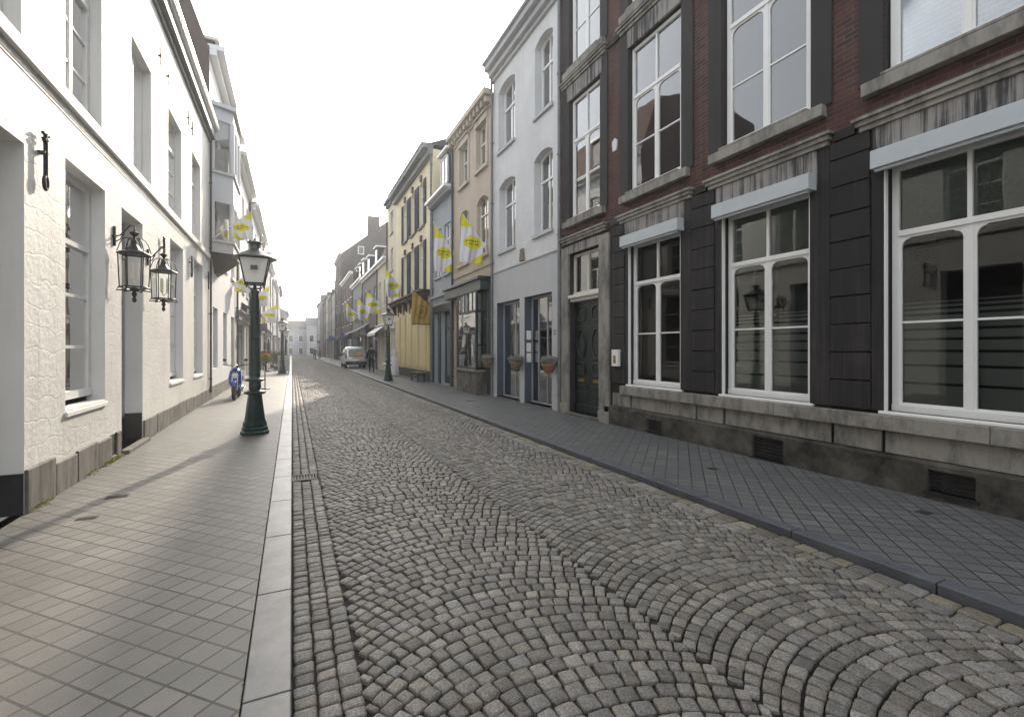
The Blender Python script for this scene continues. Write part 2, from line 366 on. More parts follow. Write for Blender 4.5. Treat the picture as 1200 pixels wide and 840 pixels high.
g = MB(); y = -11.63
while y < 135:
    Ln = 1.0 if y < 40 else 4; g.box(-.2, -.002, y+.003, y+Ln-.003, -.05, PV+.004); y += Ln
structure(g.build('left_kerb', M['kerbL'], bevel=.006))
g = MB(); y = -11.4
while y < 135:
    Ln = 1.0 if y < 40 else 4; g.box(3.902, 4.03, y+.003, y+Ln-.003, -.05, PV+.004); y += Ln
structure(g.build('right_kerb', M['kerbR'], bevel=.008))
# gully cover in the road, small covers in the pavement
t = thing('drain_grate', (.145,6.47,0), 'rusty gully grate beside the left kerb in the cobbled road', 'drain')
g = MB(); g.box(.005,.29,6.35,6.37,-.02,.0); g.box(.005,.29,6.58,6.6,-.02,.0); g.box(.005,.02,6.37,6.58,-.02,.0); g.box(.275,.29,6.37,6.58,-.02,.0); g.build('frame', M['cast'], t)
g = MB(); [g.box(.03+i*.035,.05+i*.035,6.372,6.578,-.02,-.004) for i in range(7)]; g.build('bars', M['cast'], t)
for (x,y,w,l,lab) in [(-1.72,5.6,.16,.1,'small dark cover in the left pavement nearer the camera'),(-1.68,6.28,.2,.12,'small worn cover in the left pavement farther from the camera'),(5.0,4.4,.12,.1,'small metal cover in the right pavement before the middle cellar vent'),(5.5,2.35,.12,.1,'small metal cover in the right pavement before the nearest cellar vent'),(4.9,13.3,.3,.2,'flat metal cover in right pavement before the white painted house')]:
    g = MB(); g.box(x-w/2,x+w/2,y-l/2,y+l/2,PV-.01,PV+.004); [g.box(x-w/2+.01,x+w/2-.01,y-l/2+.015+i*.03,y-l/2+.025+i*.03,PV,PV+.007) for i in range(int(l/.03)-1)]
    tag(g.build('cover', M['cast'], loc=(x,y,PV)), lab, 'cover')
# ------------------------------------------------------------------ building kit
def wall_mb(mb, fc, y0, y1, z0, z1, ops, rev=.22, mi=0, rmi=None):
    rmi = mi if rmi is None else rmi
    ys = sorted({y0, y1, *[v for o in ops for v in (max(y0,o[0]), min(y1,o[1]))]}); zs = sorted({z0, z1, *[min(z1,max(z0,v)) for o in ops for v in (o[2], o[3])]})
    for a, b in zip(ys, ys[1:]):
        for c, d in zip(zs, zs[1:]):
            ym, zm = (a+b)/2, (c+d)/2
            if any(o[0] < ym < o[1] and o[2] < zm < o[3] for o in ops): continue
            q = [fc.p(a,c), fc.p(b,c), fc.p(b,d), fc.p(a,d)]
            mb.quad(*(q if fc.s < 0 else q[::-1]), mi)
    for o in ops:
        a, b, c, d = o[:4]; r = o[4] if len(o) > 4 else rev
        mb.quad(fc.p(a,c),fc.p(a,c,r),fc.p(a,d,r),fc.p(a,d),rmi); mb.quad(fc.p(b,c),fc.p(b,d),fc.p(b,d,r),fc.p(b,c,r),rmi)
        mb.quad(fc.p(a,d),fc.p(a,d,r),fc.p(b,d,r),fc.p(b,d),rmi); mb.quad(fc.p(a,c),fc.p(b,c),fc.p(b,c,r),fc.p(a,c,r),rmi)
def shell(mb, fc, y0, y1, z0, z1, depth, mi=0, smi=None):
    smi = mi if smi is None else smi
    mb.quad(fc.p(y0,z0,0),fc.p(y0,z1,0),fc.p(y0,z1,depth),fc.p(y0,z0,depth),smi); mb.quad(fc.p(y1,z0,0),fc.p(y1,z0,depth),fc.p(y1,z1,depth),fc.p(y1,z1,0),smi)
    mb.quad(fc.p(y0,z0,depth),fc.p(y0,z1,depth),fc.p(y1,z1,depth),fc.p(y1,z0,depth),smi); mb.quad(fc.p(y0,z1,0),fc.p(y1,z1,0),fc.p(y1,z1,depth),fc.p(y0,z1,depth),smi)
def roof(parent, fc, y0, y1, z, h, depth, mat, over=.12, gable=None, mans=0):
    mb = MB(); pk = depth*.5
    prof = [(over*-1, z), (pk, z+h), (depth, z)] if not mans else [(.05, z), (.05+mans*.35, z+mans), (pk, z+mans+h), (depth-.3, z+mans), (depth, z)]
    n = len(prof); vs = [fc.p(y0, zz, nn) for nn, zz in prof] + [fc.p(y1, zz, nn) for nn, zz in prof]
    mb.add(vs, [(i, i+1, n+i+1, n+i) for i in range(n-1)], 0); mb.add(vs, [tuple(range(n)), tuple(range(n, 2*n))], 1)
    return mb.build('roof', [mat, gable or mat], parent, recalc=False)
def arch_fill(mb, fc, a, b, z, rise, n0, n1, mi=0, seg=8):
    # fills the two corners above a segmental arch inside a rectangular opening whose top is z
    hw = (b-a)/2; R_ = (hw*hw+rise*rise)/(2*rise); cz = z - R_; c = (a+b)/2
    pts = [(c+hw*(-1+2*i/seg), 0) for i in range(seg+1)]; arc = [(y, cz+math.sqrt(max(0,R_*R_-(y-c)**2))) for y, _ in pts]
    for (ya, za), (yb, zb) in zip(arc, arc[1:]): fc.prism(mb, [(ya,za),(yb,zb),(yb,z+.001),(ya,z+.001)], n0, n1, mi)
def pane(fc, a, b, c, d, n, parent, mat=None, th=.008):
    g = MB(); fc.box(g, a, b, c, d, n, n+th); return g.build('pane', mat or M['glass'], parent)
def sheet(fc, a, b, c, d, n, parent, name, mat, th=.01):
    g = MB(); fc.box(g, a, b, c, d, n, n+th); return g.build(name, mat, parent)
def curtain(fc, a, b, c, d, n, parent, mat, name='curtain'):
    g = MB(); k = max(8, int((b-a)/.03)); pts = [(a+(b-a)*i/k, n+.025*math.sin(i*1.7)+.012*math.sin(i*.63)) for i in range(k+1)]
    for (ya,na),(yb,nb) in zip(pts, pts[1:]): g.add([fc.p(ya,c,na),fc.p(yb,c,nb),fc.p(yb,d,nb),fc.p(ya,d,na)], [(0,1,2,3)], 0, True)
    return g.build(name, mat, parent)
def sash(parent, fc, a, b, c, d, n, fw=.06, style='cross', mat=None, behind='dark', glass=None, trans=None, rows=1, sill=None, sillmat=None, depth=.06):
    """one window: frame mesh 'window' with pane, blind or curtain, and sill as sub-parts"""
    mat = mat or M['white']; g = MB(); m = (a+b)/2
    fc.box(g, a, b, d-fw, d, n, n+depth); fc.box(g, a, b, c, c+fw*1.2, n-.012, n+depth)
    fc.box(g, a, a+fw, c+fw*1.2, d-fw, n, n+depth); fc.box(g, b-fw, b, c+fw*1.2, d-fw, n, n+depth)
    tz = trans if trans else (d-(d-c)*.3)
    if style in ('cross', 't', 'fancy'):
        fc.box(g, a+fw, b-fw, tz-fw*.5, tz+fw*.5, n-.01, n+depth-.005)
        fc.box(g, m-fw*.45, m+fw*.45, c+fw*1.2, tz-fw*.5, n+.004, n+depth-.005)
        if style != 't': fc.box(g, m-fw*.3, m+fw*.3, tz+fw*.5, d-fw, n+.004, n+depth-.005)
        lw = fw*.55
        for (p, q) in ((a+fw, m-fw*.45), (m+fw*.45, b-fw)):
            if style == 'fancy':
                fc.box(g, p, p+lw*.7, c+fw*1.2, tz-fw*.5, n+.012, n+depth-.008); fc.box(g, q-lw*.7, q, c+fw*1.2, tz-fw*.5, n+.012, n+depth-.008)
                fc.box(g, p+lw*.7, q-lw*.7, tz-fw*.5-lw*.8, tz-fw*.5, n+.012, n+depth-.008); fc.box(g, p+lw*.7, q-lw*.7, c+fw*1.2, c+fw*1.2+lw*.8, n+.012, n+depth-.008)
                t_ = tz-fw*.5-lw*.8; r_ = .085
                for sgn, e in ((1, p+lw*.7), (-1, q-lw*.7)):
                    pts = [(e, t_), (e+sgn*r_, t_), (e+sgn*r_*.8, t_-.012)] + [(e+sgn*(r_-.02)*(1-math.sin(u*PI/8)), t_-.015-(r_)*(1-math.cos(u*PI/8))) for u in range(0,5)] + [(e, t_-r_-.03)]
                    fc.prism(g, pts if sgn > 0 else pts[::-1], n+.014, n+depth-.01)
            for k in range(1, rows+1):
                zz = c + (tz-c)*k/(rows+1); fc.box(g, p, q, zz-.012, zz+.012, n+.016, n+depth-.01)
    elif style == 'sashbar':
        fc.box(g, a+fw, b-fw, tz-fw*.4, tz+fw*.4, n-.008, n+depth-.005)
        for k in range(1, rows+1):
            zz = c + (tz-c)*k/(rows+1); fc.box(g, a+fw, b-fw, zz-.02, zz+.02, n+.01, n+depth-.01)
    elif style == 'casement':
        fc.box(g, m-fw*.5, m+fw*.5, c+fw, d-fw, n-.004, n+depth-.005)
    w = g.build('window', mat, parent)
    pane(fc, a+fw*.5, b-fw*.5, c+fw, d-fw*.5, n+depth*.55, w, glass)
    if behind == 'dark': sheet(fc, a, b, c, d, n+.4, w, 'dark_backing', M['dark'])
    elif behind == 'curtain': curtain(fc, a+.03, b-.03, c, d, n+.16, w, M['curtain'])
    elif behind == 'lace': curtain(fc, a+.03, b-.03, c, d, n+.13, w, M['curtain']); 
    elif behind == 'violet': curtain(fc, a+.03, b-.03, c, tz, n+.14, w, M['violet']); sheet(fc, a, b, c, d, n+.5, w, 'dark_backing', M['dark'])
    elif behind == 'beige': curtain(fc, a+.03, b-.03, c, d, n+.12, w, M['beigecurtain'])
    elif behind == 'blind':
        gb = MB(); z = c+.03
        while z < d-.04: fc.prism(gb, [(a+.03,z),(b-.03,z),(b-.03,z+.003),(a+.03,z+.003)], n+.11, n+.112); z += .04
        gb = MB(); z = c+.05
        while z < d-.05:
            q = [fc.p(a+.03,z,n+.105), fc.p(b-.03,z,n+.105), fc.p(b-.03,z+.017,n+.135), fc.p(a+.03,z+.017,n+.135)]; gb.prism(q, (0,0,.002)); z += .055
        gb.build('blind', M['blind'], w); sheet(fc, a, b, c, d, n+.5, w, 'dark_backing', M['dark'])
    if sill:
        g = MB(); fc.box(g, a-sill[0], b+sill[0], c-sill[1], c, -sill[2], n+.01); g.build('sill', sillmat or M['palestone'], w, bevel=.008)
    return w
def pipe(parent, fc, y, z0, z1, r=.045, mat=None, off=.08, brk=2.0):
    g = MB(); g.tube([fc.p(y,z0,-off), fc.p(y,z1,-off)], r, 10)
    z = z0+.4
    while z < z1: g.lathe([(r*1.35,0),(r*1.35,.04)], fc.p(y,z,-off), 10); fc.box(g, y-.012, y+.012, z, z+.04, -off, .0); z += brk
    return g.build('downpipe', mat or M['pipe'], parent)
# =================================================================== RIGHT: the brick and stone house
FR = Fac(1, 6.1)
def house_brick():
    fc = FR
    t = thing('brick_townhouse', (6.1, 1, 0), 'dark stone and red brick townhouse with white windows, nearest on the right', 'house')
    bays = [(-7.15,-5.77),(-4.95,-3.57),(-2.74,-1.36),(-.6,.76),(1.58,2.96),(3.80,5.16),(6.02,7.40)]
    door = (8.36, 9.60); Y0, Y1 = -9, 10.0
    ops = [(a,b,.93,3.72,.16) for a,b in bays] + [(door[0],door[1],.12,3.92,.2)]
    up = []
    for z0, z1 in ((4.70,7.62),(8.32,11.1)): up += [(a,b,z0,z1,.14) for a,b in bays+[(8.36,9.58)]]
    g = MB(); wall_mb(g, fc, Y0, Y1, 0, 4.17, ops, mi=0, rmi=2); wall_mb(g, fc, Y0, Y1, 4.17, 11.9, up, mi=1, rmi=2); shell(g, fc, Y0, Y1, 0, 11.9, 9, 1)
    g.build('wall', [M['darkblock'], M['brick'], M['darkstone']], t)
    roof(t, fc, Y0, Y1, 11.9, 2.8, 9, M['slate'])
    g = MB(); fc.box(g, Y0, Y1+.0, 11.55, 11.75, -.2, 0); fc.box(g, Y0, Y1, 11.75, 11.95, -.4, .0); g.build('cornice', M['palestone'], t, bevel=.01)
    # ledge, plinth with cellar vents
    g = MB(); ye = [-9,-6.6,-4.4,-2.2,-.4,2.05,4.25,6.45,7.58]
    for a, b in zip(ye, ye[1:]): fc.box(g, a+.002, b-.002, .72, .89, -.11, .0)
    g.build('ledge', M['palestone'], t, bevel=.008)
    vents = [(2.17,2.55,.15,.37),(4.14,4.62,.08,.38),(6.45,6.84,.12,.32)]
    g = MB(); ops2 = [v+(.12,) for v in vents]
    f2 = Fac(1, 6.04); wall_mb(g, f2, Y0, 8.14, 0, .42, ops2, mi=0)
    g.quad(f2.p(Y0,.42,0),f2.p(8.14,.42,0),f2.p(8.14,.46,.045),f2.p(Y0,.46,.045)); g.quad(f2.p(8.14,0,0),f2.p(8.14,.42,0),f2.p(8.14,.42,.06),f2.p(8.14,0,.06))
    g.build('plinth', M['plinth_low'], t, bevel=0)
    for a, b in zip([-9,-5.56,-3.36,-1.06,1.14,2.99,3.54,5.14,5.69,7.34], [-5.6,-3.4,-1.1,1.1,2.95,3.5,5.1,5.65,7.3,7.9]): g = MB(); fc.box(g, a, b, .465, .72, -.03, .0); g.build('plinth_panel', M['palestone'], t, bevel=.005)
    for v in vents:
        g = MB(); fc.box(g, v[0]-.02, v[1]+.02, v[2]-.03, v[3]+.0, .05, .07)
        vo = g.build('vent', M['dark'], t)
        g = MB(); [fc.box(g, v[0], v[1], z, z+.008, -.02, -.01) for z in [v[2]+.05*i for i in range(1, 5)]]; fc.box(g, v[0]-.03, v[1]+.03, v[2]-.035, v[2], -.085, .02); g.build('grille', M['black'], vo)
    # rusticated pilasters, ground floor
    def pil(y0, y1, core0, core1):
        g = MB(); z = .92
        fc.box(g, y0, core0-.006, .92, 4.17, -.035, 0); fc.box(g, core1+.006, y1, .92, 4.17, -.035, 0)
        while z < 4.1: fc.box(g, core0, core1, z+.006, min(z+.337,4.17)-.006, -.05+RN.uniform(-.004,.004), 0); z += .337
        g.build('pilaster', M['darkblock'], t, bevel=.01)
    for a, b in [(5.16,6.02),(2.96,3.80),(.76,1.58),(-1.36,-.6),(-3.57,-2.74),(-5.77,-4.95),(7.40,8.14)]:
        w = b-a
        if a == 7.40: pil(7.40, 7.93, 7.5, 7.86)
        else: pil(a, b, a+.14*w/.86+.0, b-.27*w/.86)
    # door surround
    g = MB(); fc.box(g, 9.6, 9.93, .3, 4.1, -.06, 0); fc.box(g, 9.6, 9.95, 0, .3, -.09, 0); fc.box(g, 8.0, 8.36, .3, 4.1, -.06, 0); fc.box(g, 7.98, 8.36, 0, .3, -.09, 0)
    g.build('door_surround', M['palestone'], t, bevel=.01)
    g = MB(); fc.box(g, 8.36, 9.6, 3.92, 4.12, -.045, .1); g.build('door_lintel', M['streak'], t)
    g = MB(); fc.box(g, 8.3, 9.66, .0, .12, -.12, .2); g.build('doorstep', M['plinth_r'], t, bevel=.01)
    # streaked lintel strips and string courses
    for lv in (0, 1, 2):
        for a, b in bays + [(8.3,9.65)]:
            g = MB()
            if lv == 0:
                if a > 8: continue
                fc.box(g, a-.1, b+.1, 3.72, 4.165, -.045, 0)
            else:
                z = 7.62 if lv == 1 else 11.1; fc.box(g, a-.02, b+.02, z, z+.34, -.045, 0)
            g.build('lintel', M['streak'], t)
        zb = (4.17, 7.98, 11.4)[lv]
        segs = [(a-.3, b+.3) for a, b in bays+[(8.36,9.62)]]
        for a, b in segs: gs = MB(); fc.box(gs, a+.06, b-.06, zb, zb+.06, -.07, 0); fc.box(gs, a+.03, b-.03, zb+.06, zb+.12, -.1, 0); fc.box(gs, a, b, zb+.12, zb+.16, -.13, 0); gs.build('string_course', M['palestone'], t, bevel=.006)
        for (a, b), (a2, b2) in zip(segs, segs[1:]):
            if a2-b > .02: g = MB(); fc.box(g, b, a2, zb+.02, zb+.14, -.04, 0); g.build('string_course', M['darkblock'], t, bevel=.006)
    # window surrounds upper floors
    for z0, z1 in ((4.70,7.96),(8.32,11.38)):
        for a, b in bays+[(8.36,9.58)]:
            g = MB(); fc.box(g, a-.27, a-.01, z0, z1, -.03, 0); fc.box(g, b+.01, b+.27, z0, z1, -.03, 0); g.build('window_surround', M['darkstone'], t, bevel=.006)
    # ground floor windows with shutter boxes
    for i, (a, b) in enumerate(bays):
        w = sash(t, fc, a+.02, b-.02, .93, 3.70, .09, .062, 'fancy', behind=None, trans=2.93, rows=1, glass=M['glassgf'])
        sheet(fc, a+.05, b-.05, 2.95, 3.68, .165, w, 'granular_film', M['frost'])
        g = MB(); z = .98; hh = [.26,.17,.13,.1,.08,.06,.045,.032,.022,.014]
        for h in hh:
            for p, q in ((a+.07,(a+b)/2-.02), ((a+b)/2+.02, b-.07)): fc.box(g, p, q, z, z+h, .16, .164)
            z += h + .028
        g.build('frosted_stripes', M['stripe'], w)
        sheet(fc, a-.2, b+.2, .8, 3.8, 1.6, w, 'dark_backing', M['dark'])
        g = MB(); fc.box(g, a-.05, b+.05, .892, .93, -.06, .12); g.build('sill', M['white'], w, bevel=.01)
        g = MB(); fc.box(g, b-.012, b+.02, .93, 3.66, -.03, .03); fc.box(g, a-.02, a+.012, .93, 3.66, -.03, .03); g.build('shutter_rail', M['white'], w, bevel=.004)
        g = MB(); fc.prism(g, [(a-.1,3.66),(b+.08,3.66),(b+.08,3.70),(a-.1,3.70)], -.2, 0); 
        g = MB(); g.prism([fc.p(a-.09,3.655,0),fc.p(a-.09,3.655,-.2),fc.p(a-.09,3.86,-.2),fc.p(a-.09,3.875,0)], (0,b-a+.15,0)); fc.box(g, a-.06, b+.03, 3.62, 3.655, -.17, -.14)
        g.build('shutter_box', M['shutter'], t, bevel=.006)
    # transom window over the door, door with relief panels
    w = sash(t, fc, 8.38, 9.58, 2.92, 3.90, .1, .06, 'casement', behind=None, mat=M['offwhite'])
    sheet(fc, 8.4, 9.56, 2.95, 3.88, .17, w, 'granular_film', M['frost'])
    g = MB(); fc.box(g, 8.36, 9.6, 2.76, 2.84, -.0, .2); fc.box(g, 8.36, 9.6, 2.84, 2.92, -.06, .2); g.build('transom_bar', M['offwhite'], t, bevel=.012)
    for a, b in ((8.38,8.985),(8.995,9.58)):
        g = MB(); fc.box(g, a, b, .13, 2.76, .14, .2); cy = (a+b)/2
        def ring(cz, ry, rz, n, wd=.022, pw=2.0, dome=True):
            pts = []
            for k in range(n):
                u = 2*PI*k/n + PI/n; cu, su = math.cos(u), math.sin(u); pts.append(fc.p(cy+ry*math.copysign(abs(cu)**(2/pw),cu), cz+rz*math.copysign(abs(su)**(2/pw),su), .135))
            g.tube(pts+[pts[0],pts[1]], wd, 6, cap=False)
            if dome: fc.prism(g, [(cy+(p[1]-cy)*.7, cz+(p[2]-cz)*.7) for p in pts], .125, .14)
        ring(2.45,.19,.17,10,pw=3); ring(1.75,.19,.36,8,.026); ring(1.16,.17,.14,10,pw=3)
        fc.box(g, a+.06, b-.06, .72, .78, .12, .14); fc.box(g, a+.06, b-.06, .4, .62, .125, .14); fc.box(g, a, b, .13, .32, .11, .14)
        fc.box(g, a, b, 1.36, 1.4, .12, .14); fc.box(g, a, b, 2.16, 2.2, .12, .14)
        d = g.build('door_leaf', M['door_g'], t)
        g = MB(); fc.box(g, cy-.13, cy+.13, .86, .93, .11, .145); g.build('letter_slot', M['brass'], d, bevel=.005)
    g = MB(); fc.box(g, 7.62, 7.82, 1.28, 1.62, -.12, -.03); fc.box(g, 7.68, 7.76, 1.34, 1.5, -.125, -.12, 1); g.build('intercom', [M['white'], M['brass']], t, bevel=.006)
    # upper windows
    beh = ['curtain','blind','curtain','blind','blind','blind','violet','curtain']
    for fl, (z0, z1, tr) in enumerate(((4.72,7.60,6.62),(8.34,11.08,10.2))):
        for i, (a, b) in enumerate(bays+[(8.36,9.58)]):
            w = sash(t, fc, a+.02, b-.02, z0+.02, z1, .06, .062, 'fancy', behind=beh[i] if fl == 0 else ('curtain' if i % 2 else 'blind'), trans=tr, rows=1)
            g = MB(); fc.box(g, a-.2, b+.2, z0-.17, z0-.02, -.12, .0); fc.box(g, a, b, z0-.02, z0+.02, -.12, .06); g.build('sill', M['palestone'], w, bevel=.01)
    pipe(t, fc, 9.97, .06, 11.6, .045, M['zinc'])
    g = MB(); fc.prism(g, [(7.78,5.75),(7.9,5.75),(7.93,5.95),(7.84,6.02),(7.75,5.95)], -.03, 0); g.build('shield_sign', M['bay'], t)
house_brick()
# =================================================================== RIGHT: the white painted house
def house_white():
    fc = FR; t = thing('white_painted_house', (6.1, 12.2, 0), 'white painted brick house with lavender grey ground floor and glass doors', 'house')
    Y0, Y1 = 10.03, 14.36
    gf = [(10.42,11.98,.1,3.12,.27),(12.3,13.97,.1,3.12,.27)]
    up = [(10.42,11.45,4.75,6.98,.28),(12.65,13.87,4.75,6.98,.28),(10.42,11.4,8.0,10.1,.28),(12.68,13.92,8.0,10.1,.28)]
    g = MB(); wall_mb(g, fc, Y0, Y1, 4.16, 10.9, up, mi=0); shell(g, fc, Y0, Y1, 0, 10.9, 9, 0)
    for o in up: arch_fill(g, fc, o[0], o[1], o[3], .16, .0, .28)
    g.build('wall', M['r2'], t)
    f3 = Fac(1, 6.07); g = MB(); wall_mb(g, f3, Y0, Y1, 0, 4.16, gf, mi=0, rmi=1); g.quad(f3.p(Y0,4.16),f3.p(Y1,4.16),f3.p(Y1,4.16,.03),f3.p(Y0,4.16,.03)); g.quad(f3.p(Y0,0),f3.p(Y0,4.16),f3.p(Y0,4.16,.03),f3.p(Y0,0,.03))
    fc.box(g, Y0, Y1, 4.12, 4.16, -.06, 0); g.build('ground_floor_panel', [M['r2panel'], M['slateblue']], t)
    roof(t, fc, Y0, Y1, 10.9, 2.4, 9, M['slate'], gable=M['r2'])
    g = MB(); fc.box(g, Y0, Y1, 10.5, 10.62, -.08, 0); fc.box(g, Y0, Y1, 10.62, 10.8, -.2, 0); fc.box(g, Y0, Y1, 10.8, 10.98, -.34, 0); fc.box(g, Y0, Y1, 10.98, 11.06, -.42, -.0); g.build('cornice', M['r2panel'], t, bevel=.012)
    for i, o in enumerate(up):
        w = sash(t, fc, o[0]+.02, o[1]-.02, o[2]+.02, o[3], .2, .06, 'cross', behind='curtain' if i else 'dark', trans=o[3]-.75, rows=0, sill=(.06,.1,.07), sillmat=M['r2panel'])
        g = MB(); arch_fill(g, fc, o[0], o[1], o[3]-.05, .16, .19, .27); g.build('arch_head', M['white'], w)
    # glazed ground floor openings
    for (a, b, *_), side in zip(gf, (0, 1)):
        g = MB(); n = .2; fr = .035
        fc.box(g, a, b, 3.05, 3.12, n, n+.05); fc.box(g, a, b, .1, .15, n, n+.05)
        for yy in ([a, (a+b)/2-.1, b-fr] if side else [a, a+.62, a+1.12, b-fr]): fc.box(g, yy, yy+fr, .15, 3.05, n, n+.05)
        w = g.build('glass_door', M['bluegrey'], t); pane(fc, a+.02, b-.02, .15, 3.06, n+.02, w, M['glass'])
        sheet(fc, a-.1, b+.1, .05, 3.2, 1.6, w, 'room_wall', M['leafgrey'])
        sheet(fc, a+.1, (a+b)/2 if side else b-.5, .15, 1.75 if not side else 3.0, n+.1, w, 'reflection_panel', M['curtain'])  # pale sheet added behind the glass, imitating the bright wall it reflects
        g = MB(); fc.box(g, a-.05, b+.05, .0, .1, -.04, .34); g.build('doorstep', M['plinth_r'], t, bevel=.008)
    g = MB(); [fc.box(g, 11.9, 11.975, z, z+.26, .03, .15) for z in (1.25,1.55,1.9)]; g.build('letterbox', M['white'], t, bevel=.005)
    # small dark dots and house number strokes on the near pier
    g = MB(); 
    for dy, dz in ((0,0),(0,.03),(0,.06),(0,.09)): fc.box(g, 10.3+dy, 10.312+dy, 2.0+dz, 2.03+dz, -.036, -.03)
    for k in range(10): u = 2*PI*k/10; fc.box(g, 10.235+.035*math.cos(u)-.007, 10.235+.035*math.cos(u)+.007, 2.06+.055*math.sin(u)-.01, 2.06+.055*math.sin(u)+.01, -.036, -.03)
    g.build('house_number', M['pipe'], t)
    pipe(t, fc, 14.3, .06, 10.6, .04, M['zinc'])
    g = MB(); fc.prism(g, [(12.0,4.2),(12.28,4.2),(12.22,4.55),(12.06,4.55)], -.06, 0); g.build('wall_tie', M['wicker'], t)
house_white()
# =================================================================== RIGHT: the tan brick house with the dark green shop window
def house_tan():
    fc = FR; t = thing('tan_brick_house', (6.1, 16.4, 0), 'tan brick house with bracketed cornice above a dark green shopfront', 'house')
    Y0, Y1 = 14.37, 18.58; up = [(14.9,15.87,8.03,9.62,.2),(16.77,17.74,8.03,9.62,.2),(14.8,15.9,4.95,7.05,.22),(16.75,17.8,4.95,7.05,.22)]
    g = MB(); wall_mb(g, fc, Y0, Y1, 0, 10.1, up + [(17.15,18.3,.1,3.6,.25)]); shell(g, fc, Y0, Y1, 0, 10.1, 8)
    for o in up[2:]: arch_fill(g, fc, o[0], o[1], o[3], .22, 0, .22)
    g.build('wall', M['r3'], t); roof(t, fc, Y0, Y1, 10.15, 2.6, 8, M['redtile'])
    g = MB(); fc.box(g, Y0, Y1, 9.85, 9.95, -.06, 0); fc.box(g, Y0, Y1, 10.15, 10.35, -.34, 0); y = Y0+.1
    while y < Y1-.15: fc.prism(g, [(y,9.95),(y+.16,9.95),(y+.16,10.15),(y,10.15)], -.24, 0); y += .36
    g.build('cornice', M['r3stone'], t, bevel=.01)
    for i, o in enumerate(up):
        w = sash(t, fc, o[0]+.02, o[1]-.02, o[2]+.02, o[3], .13, .06, 'cross', behind='dark' if i % 2 else 'curtain', trans=o[3]-.65, rows=0, sill=(.14,.12,.1), sillmat=M['r3stone'], mat=M['offwhite'])
        if i < 2:
            g = MB(); fc.box(g, o[0]-.12, o[1]+.12, o[3], o[3]+.22, -.07, .0); fc.box(g, o[0]-.16, o[1]+.16, o[3]+.22, o[3]+.3, -.13, 0); fc.box(g, o[0]-.12, o[0]-.01, o[2], o[3], -.04, 0); fc.box(g, o[1]+.01, o[1]+.12, o[2], o[3], -.04, 0)
        else:
            g = MB(); arch_fill(g, fc, o[0], o[1], o[3]-.05, .22, .1, .22)
        g.build('window_surround', M['r3stone'], w)
    g = MB(); fc.box(g, Y0, Y1, 4.5, 4.7, -.05, 0); g.build('string_course', M['r3stone'], t)
    # shopfront: fascia and projecting bay
    g = MB(); fc.box(g, Y0+.1, Y1-.05, 3.62, 3.98, -.42, .0); fc.box(g, Y0+.05, Y1, 3.98, 4.08, -.52, 0); fc.box(g, Y0+.05, Y0+.3, .1, 3.62, -.1, 0); g.build('shop_fascia', M['shopgreen'], t, bevel=.01)
    g = MB(); b0, b1 = 14.92, 16.97; 
    for y in (b0, b1-.08): fc.box(g, y, y+.08, .92, 3.62, -.4, -.32)
    fc.box(g, b0, b1, 2.9, 2.98, -.4, -.34); fc.box(g, b0, b1, .92, 1.0, -.4, -.34)
    for k in range(1, 5): y = b0+(b1-b0)*k/5; fc.box(g, y-.018, y+.018, 2.98, 3.62, -.395, -.345)
    fc.box(g, b0, b0+.06, 2.9, 2.98, -.34, 0); fc.box(g, b0, b0+.06, 1.75, 1.8, -.34, 0); fc.box(g, b0, b0+.06, .92, 1.0, -.34, 0); fc.box(g, b0, b0+.08, .92, 3.62, -.08, 0)
    fc.box(g, b1-.06, b1, .92, 3.62, -.32, 0)
    w = g.build('shop_window', M['shopgreen'], t)
    g = MB(); fc.box(g, b0+.08, b1-.08, 1.0, 3.6, -.375, -.365); g.box(fc.x(-.34), fc.x(-.08), b0+.025, b0+.033, 1.0, 3.6); g.build('pane', M['glass'], w)
    curtain(fc, b0+.1, b1-.1, 1.0, 2.9, -.2, w, M['curtain'], 'display_curtain'); sheet(fc, b0+.1, b1-.06, .95, 3.6, -.06, w, 'dark_backing', M['stripe'])
    g = MB(); fc.box(g, b0-.06, b1+.06, .84, .92, -.47, 0); g.build('shop_sill', M['palestone'], t, bevel=.01)
    g = MB(); fc.box(g, b0, b1, 0, .84, -.4, 0); fc.box(g, b0+.9, b0+1.1, .1, .35, -.405, -.39, 1); g.build('shop_base', [M['plinth_r'], M['wood']], t, bevel=.008)
    g = MB(); fc.box(g, 17.15, 18.3, .1, 3.6, .2, .25); fc.box(g, 17.3, 18.15, 1.1, 2.5, .19, .2, 1); g.build('shop_door', [M['shopgreen'], M['glassdark']], t)
    pipe(t, fc, 18.52, .06, 10.0, .045, M['pipe'])
house_tan()
